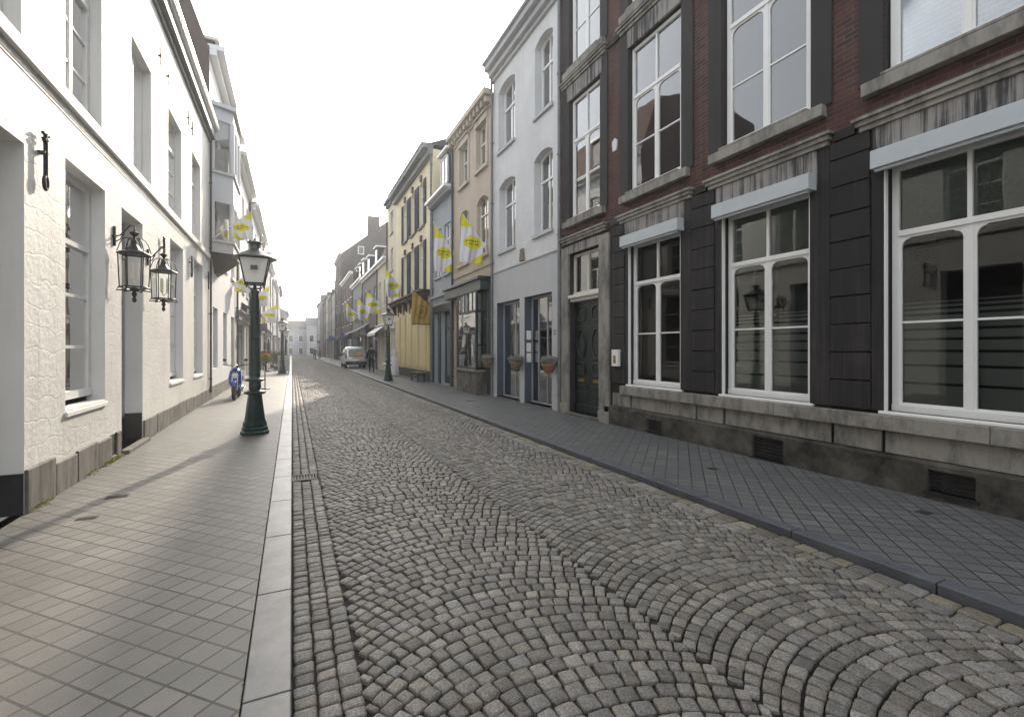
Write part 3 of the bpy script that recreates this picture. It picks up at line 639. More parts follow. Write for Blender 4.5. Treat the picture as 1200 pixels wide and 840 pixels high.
# =================================================================== RIGHT: narrow blue-grey house
def house_blue():
    fc = FR; t = thing('narrow_grey_house', (6.1, 20.1, 0), 'narrow blue grey house with slate mansard roof and dormer, beside the yellow house', 'house')
    Y0, Y1 = 18.6, 21.7; up = [(19.0,19.9,4.9,7.1,.15),(20.35,21.25,4.9,7.1,.15)]; gf = [(19.0,20.35,.1,3.3,.25),(20.6,21.45,.1,3.3,.25)]
    g = MB(); wall_mb(g, fc, Y0, Y1, 0, 8.4, up+gf); shell(g, fc, Y0, Y1, 0, 8.4, 8, 0, 1); g.build('wall', [M['r4'], M['slate']], t)
    roof(t, fc, Y0, Y1, 8.4, 1.3, 8, M['redtile'], mans=3.5)
    g = MB(); fc.box(g, Y0, Y1, 8.25, 8.4, -.25, 0); fc.box(g, Y0, Y1, 8.4, 8.52, -.42, 0.05, 1); g.build('cornice', [M['r4'], M['white']], t, bevel=.01)
    for i, o in enumerate(up): sash(t, fc, o[0]+.02, o[1]-.02, o[2]+.02, o[3], .08, .06, 'cross', behind='dark' if i else 'curtain', rows=0, sill=(.06,.1,.08), sillmat=M['r4'])
    g = MB(); fc.box(g, 19.5, 20.7, 8.75, 10.35, .1, 1.4); fc.box(g, 19.4, 20.8, 10.35, 10.45, -.08, 1.5, 1); dm = g.build('dormer', [M['slate'], M['white']], t)
    g = MB(); [fc.box(g, y, y+.06, 8.9, 10.2, .04, .1) for y in (19.6,20.07,20.54)]; fc.box(g, 19.6, 20.6, 10.14, 10.2, .04, .1); fc.box(g, 19.6, 20.6, 8.9, 8.96, .04, .1); w = g.build('window', M['white'], dm)
    sheet(fc, 19.65, 20.55, 8.95, 10.15, .07, dm, 'pane', M['glassdark'])
    g = MB(); fc.box(g, Y0, Y1, 3.3, 3.62, -.06, 0); g.build('shop_fascia', M['shopgreen'], t, bevel=.01)
    g = MB(); fc.box(g, Y0, Y1, 3.62, 3.95, -.06, 0); fc.box(g, Y0, Y1, 3.95, 4.05, -.2, 0); g.build('string_course', M['r4'], t, bevel=.01)
    for a_, b_ in ((Y0,19.0),(20.35,20.6),(21.45,Y1)): g = MB(); fc.box(g, a_+.01, b_-.01, .06, 3.3, -.05, 0); g.build('shop_pilaster', M['shopgreen'], t, bevel=.01)
    for i, (a, b, *_) in enumerate(gf):
        g = MB(); n = .18; [fc.box(g, y, y+.07, .1, 3.3, n, n+.06) for y in ([a, (a+b)/2-.035, b-.07] if i == 0 else [a, b-.07])]; fc.box(g, a, b, 2.5, 2.58, n-.005, n+.06); fc.box(g, a, b, 3.22, 3.3, n-.005, n+.06); fc.box(g, a, b, .1, .45, n-.005, n+.06)
        d = g.build('shop_door', M['shopgreen'], t); pane(fc, a+.03, b-.03, .4, 3.25, n+.03, d, M['glass']); sheet(fc, a, b, .1, 3.3, n+.5, d, 'dark_backing', M['curtain'] if i == 0 else M['dark'])
        if i == 0:
            g = MB(); fc.box(g, a+.3, a+.62, 2.2, 2.42, n-.03, n-.02); fc.box(g, a+.36, a+.56, 2.27, 2.32, n-.034, n-.03, 1); g.build('door_notice', [M['white'], M['taillight']], d)
    pipe(t, fc, 21.62, .06, 8.3, .045, M['zinc'])
house_blue()
# =================================================================== RIGHT: yellow house with dark shutters
def house_yellow():
    fc = FR; t = thing('yellow_shuttered_house', (6.1, 26, 0), 'yellow house with dark blue shutters above a panelled yellow shopfront', 'house')
    Y0, Y1 = 21.71, 30.4; wy = [23.35, 25.25, 27.15]; ww = 1.02
    up = [(y, y+ww, z0, z1, .18) for y in wy for z0, z1 in ((4.55,7.15),(7.95,10.25))]
    g = MB(); wall_mb(g, fc, Y0, Y1, 0, 11.2, up); shell(g, fc, Y0, Y1, 0, 11.2, 8); g.build('wall', M['r5'], t)
    roof(t, fc, Y0, Y1, 11.4, 1.9, 8, M['slate'], over=.3)
    g = MB(); fc.box(g, Y0, Y1, 10.9, 11.2, -.25, 0); fc.box(g, Y0, Y1, 11.2, 11.4, -.5, 0, 0); fc.box(g, Y0, Y1, 11.4, 11.47, -.56, .1, 1); g.build('cornice', [M['zinc'], M['white']], t, bevel=.01)
    for o in up:
        w = sash(t, fc, o[0]+.02, o[1]-.02, o[2]+.02, o[3], .1, .06, 'cross', behind='dark', rows=0, sill=(.1,.1,.1), sillmat=M['palestone'])
        for sy in (o[0]-.44, o[1]+.01):
            g = MB(); fc.box(g, sy, sy+.43, o[2], o[3], -.05, -.012)
            k = 0
            while o[2]+.1+k*.1 < o[3]-.1: fc.box(g, sy+.05, sy+.38, o[2]+.06+k*.1, o[2]+.12+k*.1, -.06, -.05); k += 1
            g.build('shutter', M['shut_b'], t)
        g = MB(); fc.prism(g, [((o[0]+o[1])/2-.1,o[3]+.05),((o[0]+o[1])/2+.1,o[3]+.05),((o[0]+o[1])/2+.14,o[3]+.35),((o[0]+o[1])/2-.14,o[3]+.35)], -.1, 0); g.build('keystone', M['pipe'], t)
    # shopfront
    g = MB(); fc.box(g, Y0+.2, Y1-.3, 4.25, 4.4, -.5, 0); fc.box(g, Y0+.15, Y1-.25, 4.4, 4.5, -.62, 0); g.build('shop_cornice', M['wood'], t, bevel=.01)
    for k in range(6): g = MB(); y = 22.2+k*1.5; g.prism([fc.p(y,4.25,0),fc.p(y,4.25,-.4),fc.p(y,3.95,-.3),fc.p(y,3.7,-.1),fc.p(y,3.6,0)], (0,.14,0)); g.build('bracket', M['wood'], t)
    g = MB(); fc.box(g, 22.1, 29.9, .55, 4.25, -.12, 0); fc.box(g, 22.1, 29.9, .06, .55, -.1, 0, 1); g.build('shop_panelling', [M['r5pan'], M['pipe']], t)
    for k in range(5):
        a = 22.42+k*1.5
        g = MB(); fc.box(g, a, a+1.12, .65, 3.55, -.18, -.12); [fc.box(g, a+.08+j*.52, a+.5+j*.52, z0, z1, -.2, -.18) for j in (0,1) for z0, z1 in ((.75,1.5),(1.6,3.4))]; g.build('shop_shutter', M['r5pan'], t, bevel=.008)
        g = MB(); fc.prism(g, [(a+.5,3.6),(a+.62,3.6),(a+.7,4.0),(a+.42,4.0)], -.16, -.1); g.build('bracket', M['wood'], t)
    for y, z in ((24.0,12.9),(28.4,13.0)):
        g = MB(); fc.box(g, y, y+.9, 11.6, z, 3.2, 3.9); fc.box(g, y-.06, y+.96, z, z+.15, 3.14, 3.96); g.build('chimney', M['gablebrick'], t)
    g = MB(); fc.box(g, 26.4, 27.5, 11.5, 12.9, .6, 2.4); fc.box(g, 26.3, 27.6, 12.9, 13.0, .5, 2.5); d = g.build('dormer', M['slate'], t)
    sheet(fc, 26.55, 27.35, 11.8, 12.75, .58, d, 'pane', M['glassdark'])
    pipe(t, fc, 21.8, .06, 11.2, .045, M['zinc'])
house_yellow()
# =================================================================== generic terrace houses
WM = {}
def quickwin(parent, fc, y, w, z, h, mat, gl, n=.1):
    key = (round(w,2), round(h,2), mat.name, fc.s, gl.name)
    if key not in WM:
        g = MB(); f0 = Fac(fc.s, 0); fw = .06
        f0.box(g, 0, w, h-fw, h, 0, .05); f0.box(g, 0, w, 0, fw, 0, .05); f0.box(g, 0, fw, fw, h-fw, 0, .05); f0.box(g, w-fw, w, fw, h-fw, 0, .05)
        f0.box(g, fw, w-fw, h*.68, h*.68+.06, -.008, .045); f0.box(g, w/2-.03, w/2+.03, fw, h*.68, .004, .045)
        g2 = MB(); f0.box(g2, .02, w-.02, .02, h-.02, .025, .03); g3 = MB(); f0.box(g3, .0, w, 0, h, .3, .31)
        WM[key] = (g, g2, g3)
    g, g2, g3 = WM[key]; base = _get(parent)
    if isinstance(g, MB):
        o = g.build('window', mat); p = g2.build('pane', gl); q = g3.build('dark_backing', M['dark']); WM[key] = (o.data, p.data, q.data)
    else:
        o = bpy.data.objects.new('window', g); p = bpy.data.objects.new('pane', g2); q = bpy.data.objects.new('dark_backing', g3)
        for k in (o, p, q): COL.objects.link(k)
    o.parent = parent; o.location = Vector(fc.p(y, z, n)) - base; p.parent = o; q.parent = o; return o
def terrace(name, label, fc, Y0, Y1, eave, wall, nw, floors=3, roofh=2, rmat=None, depth=8, frame=None, shop=None, cproj=.35, cmat=None, mans=0, side=None, ww=1.05, wh=1.9, dormers=0, chim=0, gf=3.6):
    rmat = rmat or M['slate']; t = thing(name, (fc.X, (Y0+Y1)/2, 0), label, 'house'); frame = frame or M['white']; cmat = cmat or M['palestone']
    fh = (eave-.5-gf)/(floors-1) if floors > 1 else 3; ops = []; st = (Y1-Y0)/nw
    for f in range(floors-1):
        h = min(wh, fh*.66)*(1 if f == 0 else .9)
        for k in range(nw): y = Y0+st*(k+.5)-ww/2; z = gf+f*fh+fh*.3; ops.append((y, y+ww, z, z+h, .16))
    so = []
    if shop: so = [(Y0+.35, Y0+(Y1-Y0)*.62, .5, 2.9, .25), (Y0+(Y1-Y0)*.7, Y0+(Y1-Y0)*.7+min(1.3,(Y1-Y0)*.2), .1, 2.9, .3)]
    else:
        for k in range(nw):
            y = Y0+st*(k+.5)-ww/2
            so.append((y, y+ww, .1 if k == nw-1 else 1.0, 3.0, .18))
    g = MB(); wall_mb(g, fc, Y0, Y1, 0, eave, ops+so); shell(g, fc, Y0, Y1, 0, eave, depth, 0, 1); g.build('wall', [wall, side or wall], t)
    roof(t, fc, Y0, Y1, eave, roofh, depth, rmat, gable=side or wall, mans=mans)
    g = MB(); fc.box(g, Y0, Y1, eave-.28, eave-.1, -cproj*.5, 0); fc.box(g, Y0, Y1, eave-.1, eave+.06, -cproj, .05); g.build('cornice', cmat, t, bevel=.01)
    for o in ops:
        w = quickwin(t, fc, o[0]+.01, ww-.02, o[2]+.01, o[3]-o[2]-.02, frame, M['glassdark'])
        g = MB(); fc.box(g, o[0]-.08, o[1]+.08, o[2]-.1, o[2], -.07, .1)
        s = g.build('sill', cmat, t); s.parent = w; s.matrix_parent_inverse = Matrix.Translation(-w.location)
    if shop:
        for i, (a, b, c, d, r) in enumerate(so):
            g = MB(); n = .12; m_ = shop; [fc.box(g, y, y+.07, c, d, n, n+.06) for y in ([a, a+(b-a)/3, a+(b-a)*2/3, b-.07] if i == 0 else [a, b-.07])]; fc.box(g, a, b, d-.55, d-.48, n-.005, n+.06); fc.box(g, a, b, d-.07, d, n-.005, n+.06); fc.box(g, a, b, c, c+.12, n-.005, n+.06)
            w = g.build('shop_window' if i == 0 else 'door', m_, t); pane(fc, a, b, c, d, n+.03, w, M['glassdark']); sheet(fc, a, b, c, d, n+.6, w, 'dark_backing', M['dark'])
        g = MB(); fc.box(g, Y0+.15, Y1-.15, 3.0, 3.35, -.12, 0); fc.box(g, Y0+.1, Y1-.1, 3.35, 3.43, -.25, 0); g.build('shop_fascia', shop, t, bevel=.01)
    else:
        for k, (a, b, c, d, r) in enumerate(so):
            if k == nw-1: g = MB(); fc.box(g, a, b, c, d-.5, .12, .17); fc.box(g, a+.1, b-.1, c+.2, c+.9, .1, .12); fc.box(g, a+.1, b-.1, c+1.1, d-.65, .1, .12); g.build('door', M['shut_b'], t); quickwin(t, fc, a+.01, ww-.02, d-.5, .49, frame, M['glassdark'])
            else: quickwin(t, fc, a+.01, ww-.02, c+.01, d-c-.02, frame, M['glassdark'])
        g = MB(); fc.box(g, Y0, Y1, 0, .45, -.03, 0); g.build('plinth', M['plinth_r'], t)
    for k in range(dormers):
        y = Y0+(Y1-Y0)*(k+.5)/dormers; g = MB(); fc.box(g, y-.6, y+.6, eave+.3, eave+1.9, .25, 2); fc.box(g, y-.7, y+.7, eave+1.9, eave+2.0, .1, 2.1, 1); dm = g.build('dormer', [rmat, M['white']], t)
        sheet(fc, y-.4, y+.4, eave+.55, eave+1.7, .22, dm, 'pane', M['glassdark'])
    for k in range(chim):
        y = Y0+.5+(Y1-Y0-1.6)*k/max(1, chim-1) if chim > 1 else Y1-1.2; g = MB(); zc = eave+roofh+mans; fc.box(g, y, y+.8, eave+.5, zc+.8, depth*.5-.4, depth*.5+.4); fc.box(g, y-.05, y+.85, zc+.8, zc+.93, depth*.5-.45, depth*.5+.45)
        for q in (.2,.6): g.lathe([(.11,0),(.1,.35)], fc.p(y+q, zc+.93, depth*.5), 8)
        g.build('chimney', M['sidebrick'], t)
    pipe(t, fc, Y1-.1, .06, eave-.2, .045, M['pipe'], brk=3)
    return t
P_ = lambda n, c, d=.25: plaster(n, c, d, .2)
terrace('tall_yellow_house', 'tall narrow pale yellow house just past the yellow shuttered house', FR, 30.42, 33.3, 11.7, M['r5b'], 1, 4, 1.6, shop=M['white'], ww=.9, cmat=M['zinc'])
terrace('low_yellow_house', 'lower pale yellow house with white shopfront behind the right street lamp', FR, 33.32, 37.6, 8.1, M['r5b'], 2, 2, 1.6, shop=M['white'], cmat=M['white'])
terrace('mansard_house', 'grey brown house with white trimmed mansard roof, first past the yellow houses', FR, 37.62, 46, 8.1, P_('grey_brown_render', (.24,.215,.205)), 3, 2, .3, shop=M['pipe'], mans=1.5, dormers=2, cmat=M['white'])
terrace('dormered_house', 'grey house with dormers below the big dark gable', FR, 46.02, 54, 8.4, P_('mid_grey_render', (.26,.27,.29)), 4, 2, .3, shop=M['shopgreen'], mans=1.6, dormers=3, cmat=M['white'])
terrace('brown_brick_house', 'brown brick house with shop against the big dark gable', FR, 54.02, 66, 10.2, M['sidebrick'], 4, 3, 1.3, shop=M['pipe'], cmat=M['white'])
# big dark gable
def gable_house():
    fc = Fac(1, 6.0); t = terrace('gabled_brick_building', 'tallest dark brick building with broad windowed gable and chimney', fc, 66.02, 75, 14.4, M['gablebrick'], 3, 4, 5.0, depth=12, chim=0, side=M['gablebrick'], shop=M['pipe'])
    g = MB(); fc.box(g, 66.05, 67.2, 16.0, 19.7, 3.5, 5.0); fc.box(g, 66.0, 67.25, 19.7, 19.9, 3.45, 5.05); g.build('chimney', M['gablebrick'], t)
    g = MB(); g.box(8.1, 8.9, 65.93, 66.01, 14.5, 15.6); w = g.build('window', M['white'], t); g = MB(); g.box(8.2, 8.8, 65.9, 65.93, 14.6, 15.5); g.build('pane', M['glassdark'], w)
gable_house()
rc = [('pale_house','pale house just beyond the dark gabled building',(.42,.4,.37),75.02,82,10.6),('grey_house','mid grey house with flat cornice, far down the right side',(.33,.33,.34),82.02,89,10.2),('cream_house','cream house on the right where the street fades in haze',(.45,.42,.36),89.02,96,11.2),('red_brick_house','far reddish house on the right near the street end',(.3,.2,.17),96.02,103,10.8)]
for nm, lb, c, a, b, e in rc: terrace(nm, lb, Fac(1, 6.1-RN.uniform(0,.3)), a, b, e, P_(nm+'_render', c), 3, 3, 2.2, shop=M['pipe'], dormers=RN.choice((0,2)), chim=1)
terrace('corner_house', 'corner house on the right, last before the street end', Fac(1, 5.2), 103.02, 113, 11.0, P_('corner_render', (.36,.36,.37)), 4, 3, 2.5, shop=M['pipe'], dormers=2, chim=2)
# =================================================================== LEFT: white rough masonry house
FL = Fac(-1, -2.3)
def house_left():
    fc = FL; t = thing('white_masonry_house', (-2.3, 6, 0), 'long white painted rough stone house with deep windows, nearest on the left', 'house')
    Y0, Y1 = -9, 16.95
    gf = [(6.87,8.1,.92,3.78,.2),(8.78,9.86,.12,3.75,.32),(11.84,13.12,.92,3.95,.2),(14.45,15.75,.92,3.98,.2),(-6.6,-5.3,.92,3.78,.2),(-3.9,-2.6,.92,3.78,.2),(-1.2,.1,.92,3.78,.2),(1.4,2.7,.92,3.78,.2),(4.5,5.98,.06,3.58,.32)]
    up = [(6.87,7.98,4.58,6.7,.22),(9.24,10.4,4.58,6.62,.22),(11.68,12.95,4.58,6.62,.22),(14.2,15.38,4.58,6.68,.22)] + [(y,y+1.15,4.58,6.65,.22) for y in (4.78,2.3,-.2,-2.7,-5.2,-7.7)]
    g = MB(); wall_mb(g, fc, Y0, Y1, 0, 8.1, gf+up, rmi=1); shell(g, fc, Y0, Y1, 0, 8.1, 9, 1); g.build('wall', [M['l1'], M['l1plain']], t)
    # roof: low parapet gutter, dark tiles
    roof(t, fc, Y0, Y1, 8.39, 2.2, 9, M['slate'], over=.1)
    g = MB(); fc.box(g, Y0, Y1, 7.98, 8.08, -.06, .0); fc.box(g, Y0, Y1+.0, 8.08, 8.3, -.16, .0)
    g.build('eaves_board', M['zinc'], t, bevel=.01)
    g = MB(); fc.box(g, Y0, Y1, 8.3, 8.34, -.2, 0); fc.box(g, Y0, Y1, 8.34, 8.38, -.25, -.0); fc.box(g, Y0, Y1, 8.38, 8.5, -.27, -.22); g.build('gutter', M['white'], t, bevel=.01)
    g = MB(); fc.box(g, Y0, Y1, 4.38, 4.52, -.05, 0); g.build('string_course', M['l1plain'], t, bevel=.01)
    # plinth stones
    g = MB(); y = -9; gaps = [(8.3,8.5),(8.72,9.9),(4.44,5.98)]; hs = .4
    segs = []
    while y < Y1:
        Ln = RN.uniform(.5,.9); e = min(y+Ln, Y1)
        for a, b in gaps:
            if y < a < e: e = a
            if a <= y < b: y = b; e = min(y+Ln, Y1)
        segs.append((y, e)); y = e
    fc.box(g, 8.3, 8.5, .0, .12, -.022, .02)
    for i, (a, b) in enumerate(segs):
        fc.box(g, a+.003, b-.003, 0, hs + (RN.uniform(0,.04)) + (.05 if 5.9 < a < 6.2 else 0), -.022-RN.uniform(0,.006), .02)
        if i == len(segs)-1 or (segs[i+1][0]-b > .5): g.build('plinth', M['plinth_l'], t, bevel=.012); g = MB()
    g = MB(); fc.box(g, 8.3, 8.5, .12, .42, -.003, .0); fc.box(g, 8.66, 8.7, .1, .42, -.026, -.02); g.build('vent', M['dark'], t)
    # windows
    for i, o in enumerate(gf):
        if i in (1, 8): continue
        w = sash(t, fc, o[0]+.01, o[1]-.01, o[2]+.1, o[3], .15, .075, 'sashbar', behind='lace', trans=o[3]-.85, rows=2)
        g = MB(); fc.box(g, o[0]-.0, o[1]+.0, o[2], o[2]+.03, .0, .18); fc.box(g, o[0]-.03, o[1]+.03, o[2]-.055, o[2], -.03, .0); g.build('sill', M['white'], w, bevel=.008)
    for i, o in enumerate(up):
        w = sash(t, fc, o[0]+.01, o[1]-.01, o[2]+.02, o[3], .13, .07, 't' if i != 1 else 'casement', behind='lace' if i != 1 else 'beige', trans=o[3]-.6, rows=2)
    # doors
    a, b = 8.79, 9.85
    g = MB(); n = .24; fc.box(g, a, b, .12, 3.74, n+.03, n+.06); fc.box(g, a, b, .12, .5, n, n+.03, 1); [fc.box(g, y, y+.1, .5, 3.7, n, n+.03) for y in (a, b-.1)]; fc.box(g, a, b, 2.6, 2.72, n-.01, n+.03)
    d = g.build('door', [M['bluegrey'], M['black']], t)
    g = MB(); fc.box(g, a+.12, b-.12, .6, 2.55, n+.018, n+.026); g.build('pane', M['glassdark'], d)
    g = MB(); yk = a+.2; g.tube([fc.p(yk,1.0,n-.0),fc.p(yk,1.0,n-.08),fc.p(yk+.03,1.05,n-.12),fc.p(yk+.03,1.35,n-.12),fc.p(yk,1.4,n-.08),fc.p(yk,1.4,n)], .014, 8); g.tube([fc.p(yk+.14,1.05,n-.11),fc.p(yk+.14,1.35,n-.11)], .01, 6); fc.box(g, yk+.0, yk+.15, 1.1, 1.3, n-.125, n-.115); g.build('handle', M['chrome'], d)
    g = MB(); fc.box(g, a-.04, b+.06, .0, .12, -.1, .3); g.build('doorstep', M['plinth_l'], t, bevel=.01)
    g = MB(); fc.box(g, b-.012, b, .12, .55, .005, .24); g.build('reveal_skirting', M['black'], t); g = MB(); fc.box(g, 5.965, 5.98, .06, .45, .003, .32); g.build('reveal_skirting', M['black'], t)
    g = MB(); fc.box(g, 4.5, 5.98, .06, 3.57, .33, .38); [fc.box(g, y, y+.5, z0, z1, .31, .33) for y in (4.65,5.3) for z0, z1 in ((.3,1.2),(1.4,3.2))]; d = g.build('door', M['black'], t)
    g = MB(); fc.box(g, 4.4, 6.05, .0, .06, -.05, .35); 
    # wires and downpipe
    pipe(t, fc, 16.88, .3, 8.1, .03, M['wood'], off=.05)
    g = MB(); g.tube([fc.p(5.5,4.28,-.012)]+[fc.p(5.5+k*1.14, 4.27+.01*math.sin(k*2), -.014) for k in range(1,11)], .006, 5)
    g.build('cable', M['l1plain'], t)
    for y, z in ((10.95,7.25),(11.6,7.2),(13.6,7.25),(14.1,7.2),(8.6,7.3)):
        g = MB(); g.tube([fc.p(y,z-.18,-.03),fc.p(y,z+.18,-.03)], .014, 6); fc.box(g, y-.01, y+.01, z-.02, z+.02, -.03, 0); g.build('wall_anchor', M['pipe'], t)
    # iron wall anchors are fixed to the house
    for y, big in ((6.27,1),(11.1,1),(13.88,0),(16.45,0),(2.9,0)):
        g = MB(); z0, z1 = (3.24,3.86) if big else (3.42,3.98)
        g.tube([fc.p(y,z0+.14,-.05),fc.p(y,z1-.12,-.05)], .02, 8); fc.box(g, y-.04, y+.04, z0+.36, z0+.38, -.06, 0)
        for sgn in (-1, 1):
            pts = [fc.p(y + sgn*(.035+.03*math.cos(u))-.0*sgn, z1-.09+.035*math.sin(u), -.05) for u in [2.2*PI*k/10 for k in range(9)]]
            g.tube([fc.p(y,z1-.16,-.05)]+pts[::-1][:8], .017, 6)
        pts = [fc.p(y+.04*math.sin(2*PI*k/10), z0+.07-.07*math.cos(2*PI*k/10), -.05) for k in range(12)]; g.tube(pts, .016, 6); g.tube([fc.p(y,z0+.02,-.05),fc.p(y,z0+.14,-.05)], .008, 6)
        g.tube([fc.p(y,z0+.37,0),fc.p(y,z0+.37,-.06)], .012, 6)
        g.build('wall_anchor', M['iron'], t)
house_left()
# wall lanterns either side of the white door
def wall_lantern(y, label):
    fc = FL; X = -2.06; t = thing('wall_lantern', (X, y, 2.3), label, 'lantern', 'iron lanterns beside the white door')
    R_ = .185; zb, zt = 2.52, 3.0
    g = MB()
    for k in range(6): u = PI/3*k+.3; g.tube([(X+R_*.9*math.cos(u), y+R_*.9*math.sin(u), zb),(X+R_*math.cos(u), y+R_*math.sin(u), zt)], .008, 6)
    for rr, z in ((R_*.92,zb),(R_*1.05,zt)):
        pts = [(X+rr*math.cos(PI/3*k+.3), y+rr*math.sin(PI/3*k+.3), z) for k in range(8)]; g.tube(pts, .012, 6)
    for k in range(6): u = PI/3*k+.3; g.tube([(X+.92*R_*math.cos(u), y+.92*R_*math.sin(u), zb),(X+1.1*R_*math.cos(u), y+1.1*R_*math.sin(u), zb-.05),(X+.4*R_*math.cos(u), y+.4*R_*math.sin(u), zb-.04)], .009, 5)
    g.lathe([(.0,0),(.02,.01),(.03,.04),(.015,.08),(.035,.12),(.02,.16),(.1,.2),(.02,.22)], (X,y,zb-.22), 10); g.build('cage', M['iron'], t)
    g = MB(); g.lathe([(R_*1.1,0),(R_*1.05,.02),(R_*.5,.06),(R_*.25,.13),(R_*.2,.2),(.02,.21),(.015,.25),(.05,.29),(.055,.31),(.01,.34)], (X,y,zt), 6, sm=False, rot=.3)
    for k in range(6):
        u = PI/3*k+.3; g.tube([(X+R_*1.05*math.cos(u), y+R_*1.05*math.sin(u), zt+.03)]+[(X+R_*(1.0-.75*(v**1.5))*math.cos(u), y+R_*(1.0-.75*(v**1.5))*math.sin(u), zt+.03+.2*math.sin(v*PI*.62)) for v in (.15,.35,.55,.8,1)], .007, 5)
    g.build('crown', M['iron'], t)
    g = MB()
    for k in range(6):
        u, v = PI/3*k+.3, PI/3*(k+1)+.3; g.quad((X+R_*.88*math.cos(u),y+R_*.88*math.sin(u),zb),(X+R_*.88*math.cos(v),y+R_*.88*math.sin(v),zb),(X+R_*.98*math.cos(v),y+R_*.98*math.sin(v),zt),(X+R_*.98*math.cos(u),y+R_*.98*math.sin(u),zt))
    g.build('panes', M['lampglass'], t)
    g = MB(); 
    for k in range(3): u = 2*PI*k/3; g.lathe([(.016,0),(.016,.17),(.012,.22),(.002,.25)], (X+.05*math.cos(u), y+.05*math.sin(u), zb+.12), 8); g.tube([(X,y,zb+.05),(X+.05*math.cos(u), y+.05*math.sin(u), zb+.12)], .006, 5)
    g.build('candles', M['candle'], t)
    g = MB(); fc.box(g, y-.012, y+.012, 3.1, 3.38, -.03, 0); fc.box(g, y-.05, y+.05, 3.22, 3.25, -.025, 0)
    g.tube([fc.p(y,3.24,-.02), fc.p(y,3.26,-.08), fc.p(y,3.34,-.14), fc.p(y,3.42,-.2), fc.p(y,3.4,-.25), fc.p(y,3.32,-.24)], .01, 6)
    g.tube([fc.p(y,3.16,-.02), fc.p(y,3.2,-.08), fc.p(y,3.3,-.12)], .008, 6); g.build('bracket', M['iron'], t)
wall_lantern(8.42, 'black iron wall lantern nearer the camera, left of the white door')
wall_lantern(10.12, 'black iron wall lantern right of the white door, the farther of two')
# =================================================================== LEFT: bay window house and the rest of the terrace
def house_bay():
    fc = FL; t = terrace('bay_window_house', 'grey white house with two storey oriel bay, next past the white masonry house', fc, 16.97, 24.4, 11.0, P_('cool_white_render', (.68,.69,.7), .15), 3, 3, 1.0, mans=2.6, side=M['sidebrick'], cproj=.4, cmat=M['white'], dormers=1, chim=1, rmat=M['redtile'])
    g = MB(); A = [(17.25,0),(17.55,-.58),(19.35,-.58),(19.65,0)]
    def ringbox(z0, z1, sc=0):
        p = [(17.25-sc,0),(17.55-sc,-.58-sc),(19.35+sc,-.58-sc),(19.65+sc,0)]; g.prism([fc.p(y,z0,n) for y,n in p][::-1], (0,0,z1-z0))
    ringbox(4.7,5.1); ringbox(6.3,7.3,.0); ringbox(8.9,9.4); ringbox(5.02,5.1,.05); ringbox(7.2,7.28,.06); ringbox(9.3,9.42,.1)
    for (y,n) in [(17.28,-.03),(17.55,-.54),(18.4,-.54),(19.35,-.54),(19.62,-.03)]:
        for z0, z1 in ((5.1,6.3),(7.3,8.9)): g.lathe([(.075,0),(.075,z1-z0)], fc.p(y,z0,n), 8)
    b = g.build('oriel_bay', M['bay'], t)
    for z0, z1 in ((5.1,6.3),(7.3,8.9)):
        g = MB(); p = [fc.p(17.3,z0,0),fc.p(17.58,z0,-.53),fc.p(19.32,z0,-.53),fc.p(19.6,z0,0)]
        for q, r in zip(p, p[1:]): g.quad(q, r, (r[0],r[1],z1), (q[0],q[1],z1))
        g.build('pane', M['glass'], b)
        g = MB(); p = [fc.p(17.45,z0,.3),fc.p(17.7,z0,-.3),fc.p(19.2,z0,-.3),fc.p(19.5,z0,.3)]
        for q, r in zip(p, p[1:]): g.quad(q, r, (r[0],r[1],z0+(z1-z0)*.5), (q[0],q[1],z0+(z1-z0)*.5))
        g.build('half_curtain', M['curtain'], b)
    g = MB(); g.add([fc.p(17.25,4.7,0),fc.p(17.55,4.7,-.6),fc.p(19.35,4.7,-.6),fc.p(19.65,4.7,0),fc.p(18,4.1,0),fc.p(18.3,4.15,-.12),fc.p(18.6,4.15,-.12),fc.p(18.9,4.1,0)], [(0,1,5,4),(1,2,6,5),(2,3,7,6),(4,5,6,7),(0,3,2,1)]); g.build('bay_console', M['pipe'], b)
house_bay()
lc = [('stucco_house','white stucco house just past the oriel bay house',(.66,.66,.66),24.42,31.5,10.6),('light_grey_house','light grey house with dark awning, halfway down the left side',(.55,.56,.57),31.52,39,10.2),('ivory_house','ivory house with heavy cornice, beyond the left pavement signboard',(.62,.6,.55),39.02,47,10.9),
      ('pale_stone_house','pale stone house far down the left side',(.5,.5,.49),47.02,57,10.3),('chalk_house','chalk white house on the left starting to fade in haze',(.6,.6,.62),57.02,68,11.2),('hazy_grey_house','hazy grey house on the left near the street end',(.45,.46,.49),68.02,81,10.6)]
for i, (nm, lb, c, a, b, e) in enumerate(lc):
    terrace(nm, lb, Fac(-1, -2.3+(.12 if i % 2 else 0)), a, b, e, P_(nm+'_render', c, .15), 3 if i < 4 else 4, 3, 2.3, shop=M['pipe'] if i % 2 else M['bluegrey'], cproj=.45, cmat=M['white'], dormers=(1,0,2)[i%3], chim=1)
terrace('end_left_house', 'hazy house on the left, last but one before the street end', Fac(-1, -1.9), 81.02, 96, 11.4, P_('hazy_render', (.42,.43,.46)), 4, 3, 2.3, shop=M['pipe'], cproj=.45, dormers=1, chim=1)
terrace('far_left_house', 'low hazy corner house on the left at the street end', Fac(-1, -.9), 96.02, 112, 8.6, P_('far_left_render', (.4,.42,.45)), 4, 3, 2.3, shop=M['pipe'], cproj=.4, chim=2)
